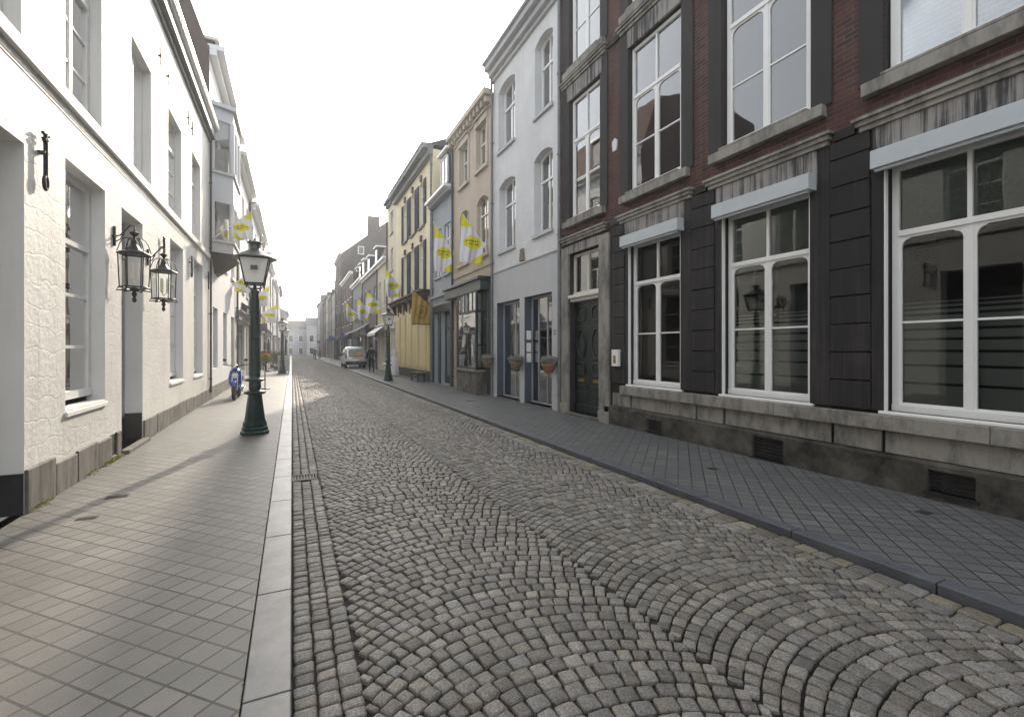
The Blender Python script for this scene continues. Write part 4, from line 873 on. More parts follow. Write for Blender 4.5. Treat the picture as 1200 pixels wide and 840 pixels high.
# houses closing the street at its far end (facades face the camera)
def end_house(x0, x1, y, h, c, label, rh=2.2):
    t = thing('street_end_house', ((x0+x1)/2, y, 0), label, 'house'); n = max(2, int((x1-x0)/2.4)); st = (x1-x0)/n
    g = MB(); g.box(x0, x1, y, y+8, 0, h); g.build('wall', P_('end_render', c), t)
    g = MB(); g.prism([(x0-.2,y-.3,h),(x0-.2,y+4,h+rh),(x0-.2,y+8.3,h)], (x1-x0+.4,0,0)); g.build('roof', M['slate'], t)
    for f in range(3):
        for k in range(n):
            xc = x0+st*(k+.5); z = .6+f*2.8 if f else .3
            if z+1.7 > h: continue
            g = MB(); g.box(xc-.55, xc+.55, y-.06, y, z, z+1.7); w = g.build('window', M['white'], t); g = MB(); g.box(xc-.47, xc+.47, y-.075, y-.06, z+.08, z+1.62); g.build('pane', M['glassdark'], w)
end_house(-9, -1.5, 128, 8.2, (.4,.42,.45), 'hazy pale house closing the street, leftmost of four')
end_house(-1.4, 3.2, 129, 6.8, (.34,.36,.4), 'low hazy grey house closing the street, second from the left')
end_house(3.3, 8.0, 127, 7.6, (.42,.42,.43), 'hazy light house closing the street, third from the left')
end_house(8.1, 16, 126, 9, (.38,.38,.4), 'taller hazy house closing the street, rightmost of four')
# =================================================================== street lamps
def street_lamp(x, y, label):
    t = thing('street_lamp', (x, y, PV), label, 'street lamp', 'green street lamps along the kerbs'); c = (x, y, PV)
    g = MB(); g.lathe([(.24,0),(.24,.05),(.215,.07),(.215,.12),(.195,.14),(.2,.17),(.19,.22),(.17,.26),(.115,.72),(.11,.74)], c, 8, sm=False)
    g.lathe([(.12,0),(.17,.015),(.185,.04),(.17,.06),(.12,.075),(.105,.09)], (x,y,PV+.73), 20); g.lathe([(.1,0),(.1,.05),(.11,.06),(.1,.07),(.1,.16)], (x,y,PV+.82), 16); g.build('base', M['lampgreen'], t)
    g = MB(); g.lathe([(.1,0),(.15,.01),(.165,.03),(.15,.05),(.095,.065),(.09,.12),(.1,.14),(.088,.16),(.062,1.6),(.06,1.63),(.075,1.65),(.075,1.68),(.05,1.7)], (x,y,PV+.97), 12, sm=True)
    for k in range(8): u = PI/4*k; g.tube([(x+.088*math.cos(u), y+.088*math.sin(u), PV+1.15),(x+.065*math.cos(u), y+.065*math.sin(u), PV+2.5)], .007, 4)
    g.lathe([(.066,0),(.085,.01),(.085,.05),(.066,.06)], (x,y,PV+1.75), 14); g.build('column', M['lampgreen'], t)
    g = MB(); zb, zt = PV+2.78, PV+3.24; rb, rt = .17, .27
    g.lathe([(.02,-.12),(.03,-.08),(.02,0)], (x,y,zb), 8)
    for k in range(4):
        u = PI/2*k+PI/4; a = (x+rb*1.25*math.cos(u), y+rb*1.25*math.sin(u), zb); b = (x+rt*1.25*math.cos(u), y+rt*1.25*math.sin(u), zt); g.tube([a, b], .012, 6); g.tube([(x,y,zb-.08),(x+rb*.6*math.cos(u), y+rb*.6*math.sin(u), zb-.1),a], .01, 6); g.tube([a,(a[0],a[1],zb-.06)], .01, 5)
        v = u+PI/2; g.tube([a,(x+rb*1.25*math.cos(v), y+rb*1.25*math.sin(v), zb)], .014, 5); g.tube([b,(x+rt*1.25*math.cos(v), y+rt*1.25*math.sin(v), zt)], .014, 5)
    g.build('lantern_frame', M['lampgreen'], t)
    g = MB(); vs = [(x+r*1.2*math.cos(PI/2*k+PI/4), y+r*1.2*math.sin(PI/2*k+PI/4), z) for r, z in ((rb,zb+.01),(rt,zt-.01)) for k in range(4)]; g.add(vs, [(k,(k+1)%4,4+(k+1)%4,4+k) for k in range(4)]+[(3,2,1,0)]); g.build('lantern_glass', M['milk'], t)
    g = MB(); g.lathe([(.37,0),(.375,.012),(.34,.03),(.24,.09),(.15,.14),(.1,.17),(.085,.19),(.08,.26),(.09,.28),(.12,.29),(.12,.31),(.05,.32),(.02,.34),(.02,.37),(.005,.39)], (x,y,zt), 24); g.build('lantern_roof', M['lampgrey'], t)
    g = MB(); g.box(x-.055, x+.055, y-rt*.92, y-rt*.9+.004, zb+.23, zb+.31); g.build('plate', M['pipe'], t)
    return t
l0 = street_lamp(-.62, 9.85, 'dark green cast iron street lamp nearest the camera, on the left pavement')
for x, y, lb in ((4.33,23.5,'dark green street lamp on the right pavement before the yellow house'),(-.55,33.5,'street lamp farther down the left pavement, behind the signboard'),(-.5,48,'hazy small street lamp on the left pavement, third from the camera')):
    c = copy_tree(l0); c.location = (x, y, PV); c['label'] = lb; BASE[c.name] = Vector((x,y,PV))
# =================================================================== flags
def flag(name, fc, y, out, ztip, zmount, zbot, label, cat='flag', style='y', ph=0, group='yellow and white flags on house fronts', sway=.05, part=1.0):
    t = thing(name, fc.p(y, zmount, 0), label, cat, group); n0, n1 = -out, -.06 - (out-.06)*(1-part)
    g = MB(); g.tube([fc.p(y, zmount-.08, 0), fc.p(y, ztip+.05, -out-.05)], [.018,.012], 8); g.lathe([(.02,0),(.03,.02),(.0,.06)], fc.p(y, ztip+.04, -out-.05), 8); fc.box(g, y-.05, y+.05, zmount-.18, zmount+.02, -.03, 0); g.build('pole', M['white'] if style == 'y' else M['pipe'], t)
    g = MB(); nu, nv = 28, 44; H = ztip-zbot
    def pt(i, j):
        u, v = i/nu, j/nv; n = n0+(n1-n0)*u; top = ztip+(zmount-ztip)*u*.93*part-.03; z = top+(zbot + .12*H*u*0 - top)*v
        return (fc.x(n + .04*math.sin(v*5+ph)*v), y + sway*math.sin(u*9+ph+v*2)*(.3+v) + .02*math.sin(u*23+v*4), z)
    for i in range(nu):
        for j in range(nv):
            u, v = (i+.5)/nu, (j+.5)/nv; z = pt(i,j)[2]; zz = (z-zbot)/H; mi = 0
            if style == 'y':
                if zz > .72: mi = 1
                e = ((u-.52)/.42)**2+((zz-.42)/.13)**2
                if e < 1: mi = 1
                if e < .62 and abs(zz-.45) < .022 and (int(u*41) % 4 != 0): mi = 2
                if e < .62 and abs(zz-.385) < .014 and (int(u*37+1) % 3 != 0): mi = 2
                if u > .55 and zz < .16*(u-.4)/.5+.02: mi = 1
            else:
                e = ((u-.5)/.33)**2+((zz-.38)/.2)**2
                if .6 < e < .95 or e < .22: mi = 1
                if zz < .05 and u > .0 and v > .93: mi = 1
            g.add([pt(i,j),pt(i+1,j),pt(i+1,j+1),pt(i,j+1)], [(0,1,2,3)], mi, True)
    o = g.build('cloth', [M['flagw'],M['flagy'],M['flagd']] if style == 'y' else [M['ochre'],M['ochred']], t)
    b = bmesh.new(); b.from_mesh(o.data); bmesh.ops.remove_doubles(b, verts=b.verts, dist=1e-5); b.to_mesh(o.data); b.free()
    sd = o.modifiers.new('thick', 'SOLIDIFY'); sd.thickness = .003
flag('flag', FR, 15.15, .86, 6.35, 5.35, 4.6, 'yellow and white flag with oval emblem on the tan brick house, nearest right flag', ph=.3)
flag('flag', FR, 18.55, .82, 6.75, 5.7, 4.8, 'yellow and white flag with oval emblem by the narrow grey house, second on the right', ph=1.4)
flag('banner', FR, 21.85, .98, 4.45, 3.75, 2.78, 'ochre banner with round emblem hanging over the yellow shopfront', 'banner', 'o', .8, None, .02)
flag('flag', FR, 28.9, .95, 6.5, 5.5, 4.8, 'yellow and white flag blowing on the yellow shuttered house, third on the right', ph=2.2, sway=.3)
flag('flag', FR, 36.5, 1.0, 6.0, 5.2, 4.3, 'yellow and white flag on the low yellow house, fourth on the right', ph=.9, sway=.3)
flag('flag', FR, 41.5, 1.0, 5.9, 5.0, 4.1, 'yellow and white flag on the grey brown mansard house, fifth on the right', ph=1.9, sway=.3)
flag('flag', FR, 50, 1.1, 6.3, 5.3, 4.4, 'small yellow and white flag on the dormered grey house, farthest on the right', ph=2.9, sway=.3)
flag('flag', FL, 17.0, 1.15, 6.05, 5.05, 5.1, 'yellow and white flag at the corner of the oriel bay house, nearest left flag', ph=.4, sway=.12, part=.5)
flag('flag', FL, 23.4, .9, 5.2, 4.5, 4.1, 'yellow and white flag behind the left lamp lantern, second on the left', ph=1.4, sway=.2)
flag('flag', FL, 33, 1.0, 5.6, 4.7, 4.3, 'yellow and white flag on the light grey house, third on the left', ph=2.4, sway=.3)
flag('flag', FL, 43, 1.2, 5.3, 4.5, 3.8, 'small yellow and white flag on the ivory house, farthest on the left', ph=3.4, sway=.3)
# thin pennant line on the first left flag pole, horizontal lines over the street
# =================================================================== flower baskets on the piers
def leaves(mb, c, r, n, size, mi=0, rr=RN):
    for _ in range(n):
        u = rr.uniform(0,2*PI); w = rr.uniform(-1,1); q = rr.random()**.4; s_ = math.sqrt(1-w*w)
        p = Vector((c[0]+r[0]*q*s_*math.cos(u), c[1]+r[1]*q*s_*math.sin(u), c[2]+r[2]*q*w)); a = Vector((rr.uniform(-1,1),rr.uniform(-1,1),rr.uniform(-1,1))).normalized()*size; b = a.cross(Vector((rr.uniform(-1,1),rr.uniform(-1,1),rr.uniform(-1,1)))).normalized()*size*.45
        mb.add([p-a, p-b, p+a, p+b], [(0,1,2,3)], mi)
for y, lb in ((10.22,'wall planter with terracotta pot and grey heather, right of the glass doors'),(12.14,'wall planter with grey heather between the two glass doors'),(14.35,'wall planter with grey heather at the corner of the tan brick shopfront')):
    t = thing('wall_planter', (5.85, y, 1.2), lb, 'planter', 'planters fixed to the piers of the white house'); X = 5.87
    g = MB(); g.lathe([(.05,0),(.12,.06),(.17,.2),(.2,.26),(.18,.26)], (X,y,1.0), 12); g.box(X-.02, 6.07, y-.02, y+.02, 1.18, 1.22); g.build('basket', M['terracotta'] if y < 11 else M['wicker'], t)
    g = MB(); leaves(g, (X,y,1.34), (.24,.24,.12), 900, .035); g.build('heather', M['leafgrey'], t)
# bench in front of the yellow shopfront
t = thing('bench', (5.55, 22.6, PV), 'low dark wooden bench under the yellow shopfront panels', 'bench')
g = MB(); [g.box(5.36+i*.12, 5.46+i*.12, 21.75, 23.45, .47, .51) for i in range(4)]; g.build('seat', M['wood'], t, bevel=.008)
for y in (21.95,23.2): g = MB(); g.box(5.4,5.46,y,y+.06,PV,.47); g.box(5.72,5.78,y,y+.06,PV,.47); g.box(5.46,5.72,y+.01,y+.05,.38,.44); g.build('leg', M['pipe'], t)
# white gown on a dress form
t = thing('dress_form', (5.5, 28.0, PV), 'long white gown on a dress stand behind the right street lamp', 'mannequin')
g = MB(); prof = [(.3,.02),(.31,.1),(.27,.4),(.23,.7),(.2,.95),(.145,1.1),(.135,1.18),(.17,1.3),(.185,1.4),(.15,1.46)]; n = 28; vs = []
for r, z in prof:
    for k in range(n): w = 2*PI*k/n; q = r*(1+(.09*math.sin(w*7)) * max(0,(1.1-z)))*(1 if z < 1.2 else 1); vs.append((5.5+q*math.cos(w), 28+q*.8*math.sin(w), PV+z))
g.add(vs, [(i*n+k, i*n+(k+1)%n, (i+1)*n+(k+1)%n, (i+1)*n+k) for i in range(len(prof)-1) for k in range(n)], 0, True); g.add(vs[-n:], [tuple(range(n))]); g.build('gown', M['gown'], t)
g = MB(); g.lathe([(.15,0),(.15,.02),(.05,.06),(.05,.12),(.06,.14),(.03,.18)], (5.5,28,PV+1.45), 12); g.build('neck_form', M['gown'], t)
# =================================================================== people
def skin_fig(name, joints, edges, radii, mats, parent, matfn, sub=2):
    me = bpy.data.meshes.new(name); off = _get(parent); me.from_pydata([Vector(j)-off for j in joints], edges, []); o = bpy.data.objects.new(name, me); COL.objects.link(o)
    md = o.modifiers.new('skin', 'SKIN'); md.use_smooth_shade = True; me.skin_vertices[0].data[0].use_root = True
    for i, r in enumerate(radii): me.skin_vertices[0].data[i].radius = r if isinstance(r, tuple) else (r, r)
    sb = o.modifiers.new('sub', 'SUBSURF'); sb.levels = sub; sb.render_levels = sub
    dg = bpy.context.evaluated_depsgraph_get(); m2 = bpy.data.meshes.new_from_object(o.evaluated_get(dg)); o.modifiers.clear(); o.data = m2; m2.name = name
    m2.materials.clear(); [m2.materials.append(m) for m in mats]
    for p in m2.polygons: p.material_index = matfn(p.center+off); p.use_smooth = True
    o.parent = parent; return o
def person(x, y, label, up, leg, hair, H=1.8, head=0, back=True, stride=.18):
    s = H/1.8; t = thing('person', (x, y, PV), label, 'person'); q = lambda a, b, c: (x+a*s*(1), y+b*s*(1 if back else -1), PV+c*s)
    J = [q(0,0,.95), q(0,.01,1.12), q(0,.02,1.32), q(0,.03,1.47), q(0,.04,1.56), q(0,.05,1.66), q(0,.05,1.74),
         q(-.1,0,.9), q(-.1,stride*.5,.5), q(-.1,stride*.6,.1), q(-.1,stride*.6+.13,.04),
         q(.1,0,.9), q(.1,-stride*.2,.5), q(.1,-stride*1.1,.13), q(.1,-stride*1.1+.12,.04),
         q(-.19,.03,1.43), q(-.27,-.02,1.18), q(-.26,.08,.94), q(-.25,.11,.84), q(.19,.03,1.43), q(.27,.02,1.18), q(.27,.12,.96), q(.26,.15,.86)]
    E = [(0,1),(1,2),(2,3),(3,4),(4,5),(5,6),(0,7),(7,8),(8,9),(9,10),(0,11),(11,12),(12,13),(13,14),(3,15),(15,16),(16,17),(17,18),(3,19),(19,20),(20,21),(21,22)]
    Rr = [(.15,.11),(.14,.1),(.16,.11),(.13,.09),.055,.085,.08,.09,.062,.045,.04,.09,.062,.045,.04,.07,.05,.038,.035,.07,.05,.038,.035]
    Rr = [tuple(v*s for v in r) if isinstance(r, tuple) else r*s for r in Rr]
    fn = lambda c: 3 if c.z-PV < .09*s else (2 if c.z-PV < .93*s and abs(c.x-x) < .2*s else (0 if c.z-PV > 1.52*s or (abs(c.x-x) > .2*s and c.z-PV < .92*s) else 1))
    b = skin_fig('body', J, E, Rr, [M['skin'], up, leg, M['black']], t, fn)
    # jacket shell
    JJ = [q(0,0,.86), q(0,.01,1.12), q(0,.02,1.32), q(0,.03,1.46), q(-.19,.03,1.43), q(-.27,-.02,1.18), q(-.26,.07,.97), q(.19,.03,1.43), q(.27,.02,1.18), q(.27,.11,.99)]
    skin_fig('jacket', JJ, [(0,1),(1,2),(2,3),(3,4),(4,5),(5,6),(3,7),(7,8),(8,9)], [tuple(v*s for v in r) for r in [(.18,.14),(.17,.13),(.185,.135),(.14,.1),(.085,.085),(.065,.065),(.055,.055),(.085,.085),(.065,.065),(.055,.055)]], [up], t, lambda c: 0)
    g = MB(); hc = q(0,.045,1.7); sg = 1 if back else -1
    g.ell((hc[0],hc[1]-.02*s*sg,hc[2]+.03*s), (.088*s,.098*s,.1*s)); g.build('hair', hair, t)
    g = MB(); f = q(0,.05,1.68); fy = f[1]+.085*s*sg
    g.ell((f[0],fy+.01*sg*s,f[2]-.01*s), (.014*s,.02*s,.025*s), 8, 6); [g.ell((f[0]+k*.035*s, fy-.01*sg*s, f[2]+.02*s), (.012*s,.008*s,.008*s), 8, 5, 1) for k in (-1,1)]; g.box(f[0]-.025*s, f[0]+.025*s, fy-.015*s, fy+.002*s, f[2]-.055*s, f[2]-.048*s, 1); [g.ell((f[0]+k*.085*s, f[1], f[2]), (.012*s,.02*s,.03*s), 8, 5) for k in (-1,1)]
    g.build('face', [M['skin'], M['hair']], t)
    return t
person(4.72, 31.5, 'person in dark navy jacket and trousers walking away beside the silver van', M['navy'], M['jeans'], M['hair'], 1.85)
person(2.95, 72, 'tiny dark clothed person in the hazy distance right of the road middle', M['pipe'], M['jeans'], M['hair'], 1.75, stride=.12)
person(3.9, 78, 'tiny person in red brown jacket in the hazy distance by the right kerb', M['terracotta'], M['jeans'], M['hair'], 1.7, back=False)
person(-1.75, 37.5, 'dark clothed person standing close to the left house wall', M['pipe'], M['black'], M['hair'], 1.72, stride=.05)
# =================================================================== van
def wheel(parent, x, y, z, r, w, axis='x'):
    g = MB(); prof = [(r*.62,-w/2),(r*.92,-w/2),(r,-w*.32),(r,w*.32),(r*.92,w/2),(r*.62,w/2)]; n = 24; vs = []
    for a, b in prof:
        for k in range(n): u = 2*PI*k/n; vs.append((x+b, y+a*math.cos(u), z+a*math.sin(u)))
    m = len(prof); g.add(vs, [(i*n+k,(i*n+(k+1)%n),(i+1)%m*n+(k+1)%n,(i+1)%m*n+k) for i in range(m) for k in range(n)], 0, True); ty = g.build('wheel', M['tyre'], parent)
    g = MB(); vs = []
    for a, b in ((r*.62,-w*.35),(r*.5,-w*.2),(.04,-w*.25),(.04,w*.25),(r*.5,w*.2),(r*.62,w*.35)):
        for k in range(n): u = 2*PI*k/n; vs.append((x+b, y+a*math.cos(u), z+a*math.sin(u)))
    g.add(vs, [(i*n+k,i*n+(k+1)%n,(i+1)*n+(k+1)%n,(i+1)*n+k) for i in range(5) for k in range(n)], 0, True); g.build('rim', M['chrome'], ty)
def van():
    x0, x1, y0 = 3.95, 5.6, 40.2; cx = (x0+x1)/2; t = thing('parked_van', (cx, y0+2, 0), 'small silver van parked half on the right kerb, seen from behind', 'van')
    # cross-sections along the length: (y, zbottom, zbelt, zroof, halfwidth belt, halfwidth roof)
    S = [(0,.36,.95,1.0,.78,.74),(.03,.34,1.02,1.70,.82,.66),(.15,.32,1.04,1.80,.83,.67),(1.2,.3,1.05,1.84,.835,.69),(2.3,.3,1.05,1.80,.835,.68),(2.75,.3,1.04,1.62,.83,.66),(3.3,.3,.98,1.12,.82,.7),(3.9,.32,.85,.95,.8,.7),(4.1,.36,.7,.75,.74,.66)]
    g = MB(); n = 12; vs = []
    for (yy,zb,zm,zr,hb,hr) in S:
        pr = [(-hb*.95,zb),(-hb,zb+.12),(-hb*1.0,zm),(-hr*1.02,zr-.14),(-hr*.85,zr-.02),(-hr*.4,zr),(hr*.4,zr),(hr*.85,zr-.02),(hr*1.02,zr-.14),(hb,zm),(hb,zb+.12),(hb*.95,zb)]
        vs += [(cx+a, y0+yy, b) for a, b in pr]
    g.add(vs, [(i*n+k,i*n+(k+1)%n,(i+1)*n+(k+1)%n,(i+1)*n+k) for i in range(len(S)-1) for k in range(n)]+[tuple(range(n))], 0, True)
    g.add(vs, [tuple(range(n*(len(S)-1), n*len(S)))[::-1]]); g.build('body', M['vanpaint'], t, recalc=True)
    g = MB(); g.prism([(cx-.6,y0-.012,1.12),(cx+.6,y0-.012,1.12),(cx+.55,y0+.015,1.62),(cx-.55,y0+.015,1.62)], (0,.02,0)); g.build('rear_window', M['vanglass'], t)
    g = MB(); g.prism([(cx+.0,y0-.02,1.14),(cx+.5,y0-.02,1.14),(cx+.3,y0-.005,1.5)], (0,.006,0)); g.build('sticker', M['orange'], t)
    for s_ in (-1,1):
        g = MB(); g.box(cx+s_*.7, cx+s_*.83, y0-.02, y0+.1, .85, 1.2); g.build('tail_light', M['taillight'], t, bevel=.01)
        g = MB(); g.prism([(cx+s_*.842,y0+.5,1.1),(cx+s_*.842,y0+2.9,1.1),(cx+s_*.715,y0+2.5,1.62),(cx+s_*.715,y0+.4,1.62)], (s_*.012,0,0)); g.build('side_window', M['glassdark'], t)
        g = MB(); g.box(cx+s_*.84, cx+s_*1.0, y0+2.75, y0+2.83, 1.05, 1.22); g.build('mirror', M['plastic'], t, bevel=.02)
        for yy in (.75, 3.25): wheel(t, cx+s_*.74, y0+yy, .3+(.05 if s_ > 0 else 0), .3, .18)
    g = MB(); g.box(cx-.82, cx+.82, y0-.08, y0+.2, .36, .62); g.build('bumper', M['plastic'], t, bevel=.03)
    g = MB(); g.box(cx-.26, cx+.26, y0-.035, y0-.0, .9, 1.01); g.build('number_plate', M['plate'], t)
    g = MB(); g.box(cx-.55, cx+.55, y0-.02, y0+.0, 1.03, 1.07); g.build('trim_strip', M['plastic'], t)
    t.rotation_euler.z = 0
van()
# =================================================================== moped
def moped():
    x, y = -1.6, 16.6; t = thing('moped', (x, y+.8, PV), 'blue moped parked by the left house wall, front wheel towards the camera', 'moped'); z = PV
    wheel(t, x, y, z+.29, .29, .1); wheel(t, x, y+1.25, z+.29, .29, .11)
    g = MB(); g.tube([(x-.07,y,z+.29),(x-.07,y+.2,z+.78)], .022, 8); g.tube([(x+.07,y,z+.29),(x+.07,y+.2,z+.78)], .022, 8); g.tube([(x,y+.2,z+.75),(x,y+.28,z+.98)], .03, 8); g.build('fork', M['chrome'], t)
    g = MB(); n = 10; vs = []
    for k in range(n+1):
        u = .5+PI*.55*k/n
        for w in (-.065,-.045,.045,.065): vs.append((x+w, y-.32*math.cos(u), z+.29+.325*math.sin(u)-(.03 if abs(w) > .06 else 0)))
    g.add(vs, [(i*4+k,i*4+k+1,(i+1)*4+k+1,(i+1)*4+k) for i in range(n) for k in range(3)], 0, True); g.build('mudguard', M['moped'], t)
    g = MB(); vs = []; prof = [(.4,.13,.26),(.5,.18,.22),(.68,.19,.2),(.85,.16,.22),(.96,.1,.26)]
    for zz, w, dy in prof:
        for q in (-1,-.6,0,.6,1): vs.append((x+w*q, y+dy+.14*abs(q)**2-.04, z+zz))
    g.add(vs, [(i*5+k,i*5+k+1,(i+1)*5+k+1,(i+1)*5+k) for i in range(4) for k in range(4)], 0, True)
    o = g.build('leg_shield', M['moped'], t); sd = o.modifiers.new('t','SOLIDIFY'); sd.thickness = .02
    g = MB(); g.lathe([(.02,0),(.1,.01),(.1,.012)], (x,y+.2,z+.72), 12); g.prism([(x-.07,y+.17,z+.66),(x+.07,y+.17,z+.66),(x+.07,y+.175,z+.82),(x-.07,y+.175,z+.82)], (0,-.008,0)); g.build('badge', M['white'], t)
    g = MB(); g.ell((x,y+.28,z+1.03), (.09,.09,.07)); g.build('handlebar_cowl', M['plastic'], t); g = MB(); [g.prism([(x+s_*.17,y+.24,z+.5),(x+s_*.17,y+.3,z+.5),(x+s_*.15,y+.36,z+.9),(x+s_*.15,y+.28,z+.9)], (s_*.02,0,0)) for s_ in (1,)]; g.build('side_trim', M['white'], t)
    g = MB(); g.ell((x,y+.17,z+1.02), (.075,.04,.075)); g.build('headlight', M['chrome'], t)
    g = MB(); g.tube([(x-.34,y+.42,z+1.08),(x-.2,y+.32,z+1.06),(x+.2,y+.32,z+1.06),(x+.34,y+.42,z+1.08)], .014, 8); [g.tube([(x+s_*.2,y+.34,z+1.07),(x+s_*.27,y+.33,z+1.2)], .006, 6) for s_ in (-1,1)]; g.build('handlebar', M['plastic'], t)
    for s_ in (-1,1): g = MB(); g.ell((x+s_*.29,y+.34,z+1.23), (.055,.012,.04)); g.build('mirror', M['plastic'], t)
    g = MB(); g.box(x-.13,x+.13,y+.38,y+.8,z+.3,z+.35); g.ell((x,y+1.15,z+.55),(.16,.45,.2)); g.build('bodywork', M['moped'], t)
    g = MB(); g.ell((x,y+1.12,z+.78),(.13,.36,.07)); g.build('seat', M['plastic'], t)
    g = MB(); g.ell((x+.12,y+1.0,z+.3),(.08,.25,.1)); g.tube([(x+.14,y+.9,z+.22),(x+.16,y+1.6,z+.28)], .035, 8); g.build('engine', M['chrome'], t)
    g = MB(); g.tube([(x-.05,y+.75,z+.3),(x-.2,y+.72,z+.0)], .012, 6); g.build('kickstand', M['chrome'], t)
moped()
# =================================================================== things down the left pavement
t = thing('signboard', (-.48, 34.0, PV), 'light grey folding signboard on the left pavement by the kerb', 'signboard')
for s_ in (-1, 1):
    g = MB(); g.prism([(-.83,34+s_*.3,PV+.12),(-.13,34+s_*.3,PV+.12),(-.13,34+s_*.05,PV+1.15),(-.83,34+s_*.05,PV+1.15)], (0,.025,0)); g.prism([(-.81,34+s_*.33,PV),(-.76,34+s_*.33,PV),(-.76,34+s_*.3,PV+.13),(-.81,34+s_*.3,PV+.13)], (0,.02,0)); g.prism([(-.2,34+s_*.33,PV),(-.15,34+s_*.33,PV),(-.15,34+s_*.3,PV+.13),(-.2,34+s_*.3,PV+.13)], (0,.02,0)); g.build('panel', M['board'], t)
def potted(x, y, h, label, mat, w=.3, pot=None):
    t = thing('potted_plant', (x, y, PV), label, 'plant'); g = MB(); g.lathe([(.13,0),(.17,.25),(.19,.3),(.17,.3)], (x,y,PV), 14); g.build('pot', pot or M['terracotta'], t)
    g = MB(); g.tube([(x,y,PV+.25),(x+.02,y,PV+h*.7)], [.02,.01], 6); leaves(g, (x,y,PV+.3+h*.5), (w,w,h*.5), 700, .06, 1); g.build('foliage', [M['wood'], mat], t)
potted(-1.7, 27.5, .9, 'potted shrub against the stucco house wall, behind the nearest left lamp', M['leaf'])
potted(-1.75, 29.3, .7, 'potted yellow green plant beside the potted shrub at the stucco house', M['leafy'], .25)
potted(-1.1, 39.5, 1.1, 'dark potted shrub on the left pavement behind the signboard', M['leaf'], .4, M['pipe'])
potted(-.7, 41.0, 1.2, 'taller potted shrub near the kerb behind the signboard', M['leaf'], .35, M['pipe'])
potted(-1.5, 44.0, 1.3, 'potted shrub beside the ivory house doorway', M['leafy'], .35)
t = thing('hanging_basket', (-.95, 20.6, 1.5), 'hanging basket of orange flowers on a stand beside the left lamp', 'flower basket')
g = MB(); g.tube([(-.95,20.6,PV),(-.95,20.6,1.9)], .02, 8); g.lathe([(.18,0),(.18,.03),(.03,.04)], (-.95,20.6,PV), 12); g.build('stand', M['pipe'], t)
g = MB(); g.lathe([(.05,0),(.15,.08),(.19,.18)], (-.95,20.6,1.05), 12); leaves(g, (-.95,20.6,1.3), (.22,.22,.14), 350, .05, 1); leaves(g, (-.95,20.6,1.4), (.2,.2,.08), 150, .035, 2); g.build('flowers', [M['wicker'],M['leafy'],M['flower']], t)
t = thing('folded_parasol', (-1.45, 36.2, PV), 'dark folded parasol on a base against the left houses', 'parasol')
g = MB(); g.lathe([(.25,0),(.25,.06),(.05,.09)], (-1.45,36.2,PV), 14); g.build('base', M['cast'], t)
g = MB(); g.tube([(-1.45,36.2,PV+.08),(-1.45,36.2,PV+2.3)], .022, 8); g.build('pole', M['wood'], t)
g = MB(); g.lathe([(.13,0),(.15,.1),(.11,.5),(.08,1.0),(.03,1.35)], (-1.45,36.2,PV+.9), 10); g.build('canopy', M['pipe'], t)
# bicycles far along the right kerb
def bicycle(x, y, label):
    t = thing('bicycle', (x, y, PV), label, 'bicycle', 'bicycles parked far down the street'); z = PV
    for dy in (-.52,.52):
        g = MB(); pts = [(x, y+dy+.33*math.cos(2*PI*k/20), z+.34+.33*math.sin(2*PI*k/20)) for k in range(22)]; g.tube(pts, .018, 6, cap=False); w = g.build('wheel', M['tyre'], t)
        g = MB(); [g.tube([(x,y+dy,z+.34),(x,y+dy+.32*math.cos(u),z+.34+.32*math.sin(u))], .003, 3) for u in [2*PI*k/10 for k in range(10)]]; g.build('spokes', M['chrome'], w)
    g = MB(); B = (x,y-.08,z+.3); S = (x,y-.25,z+.82); Hh = (x,y+.36,z+.85)
    for a, b in ((B,S),(B,(x,y+.38,z+.7)),(S,(x,y+.37,z+.78)),((x,y-.52,z+.34),B),((x,y-.52,z+.34),S),(Hh,(x,y+.52,z+.34))): g.tube([a,b], .016, 6)
    g.build('frame', M['pipe'], t); g = MB(); g.tube([Hh,(x,y+.34,z+1.0)], .014, 6); g.tube([(x-.28,y+.2,z+1.0),(x-.1,y+.35,z+1.02),(x+.1,y+.35,z+1.02),(x+.28,y+.2,z+1.0)], .013, 6); g.build('handlebar', M['chrome'], t)
    g = MB(); g.ell((x,y-.27,z+.9),(.08,.14,.04)); g.tube([S,(x,y-.26,z+.9)], .012, 6); g.build('saddle', M['plastic'], t)
    return t
b0 = bicycle(-1.95, 52, 'bicycle leaning by the far left houses, nearest of the bicycles')
for x, y, lb in ((5.6,67.5,'bicycle by the dark gabled building on the right'),(5.5,70.5,'bicycle just past the one at the dark gabled building'),(3.6,84,'hazy bicycle near the right kerb at the street end')):
    c = copy_tree(b0); c.location = (x, y, PV); c['label'] = lb
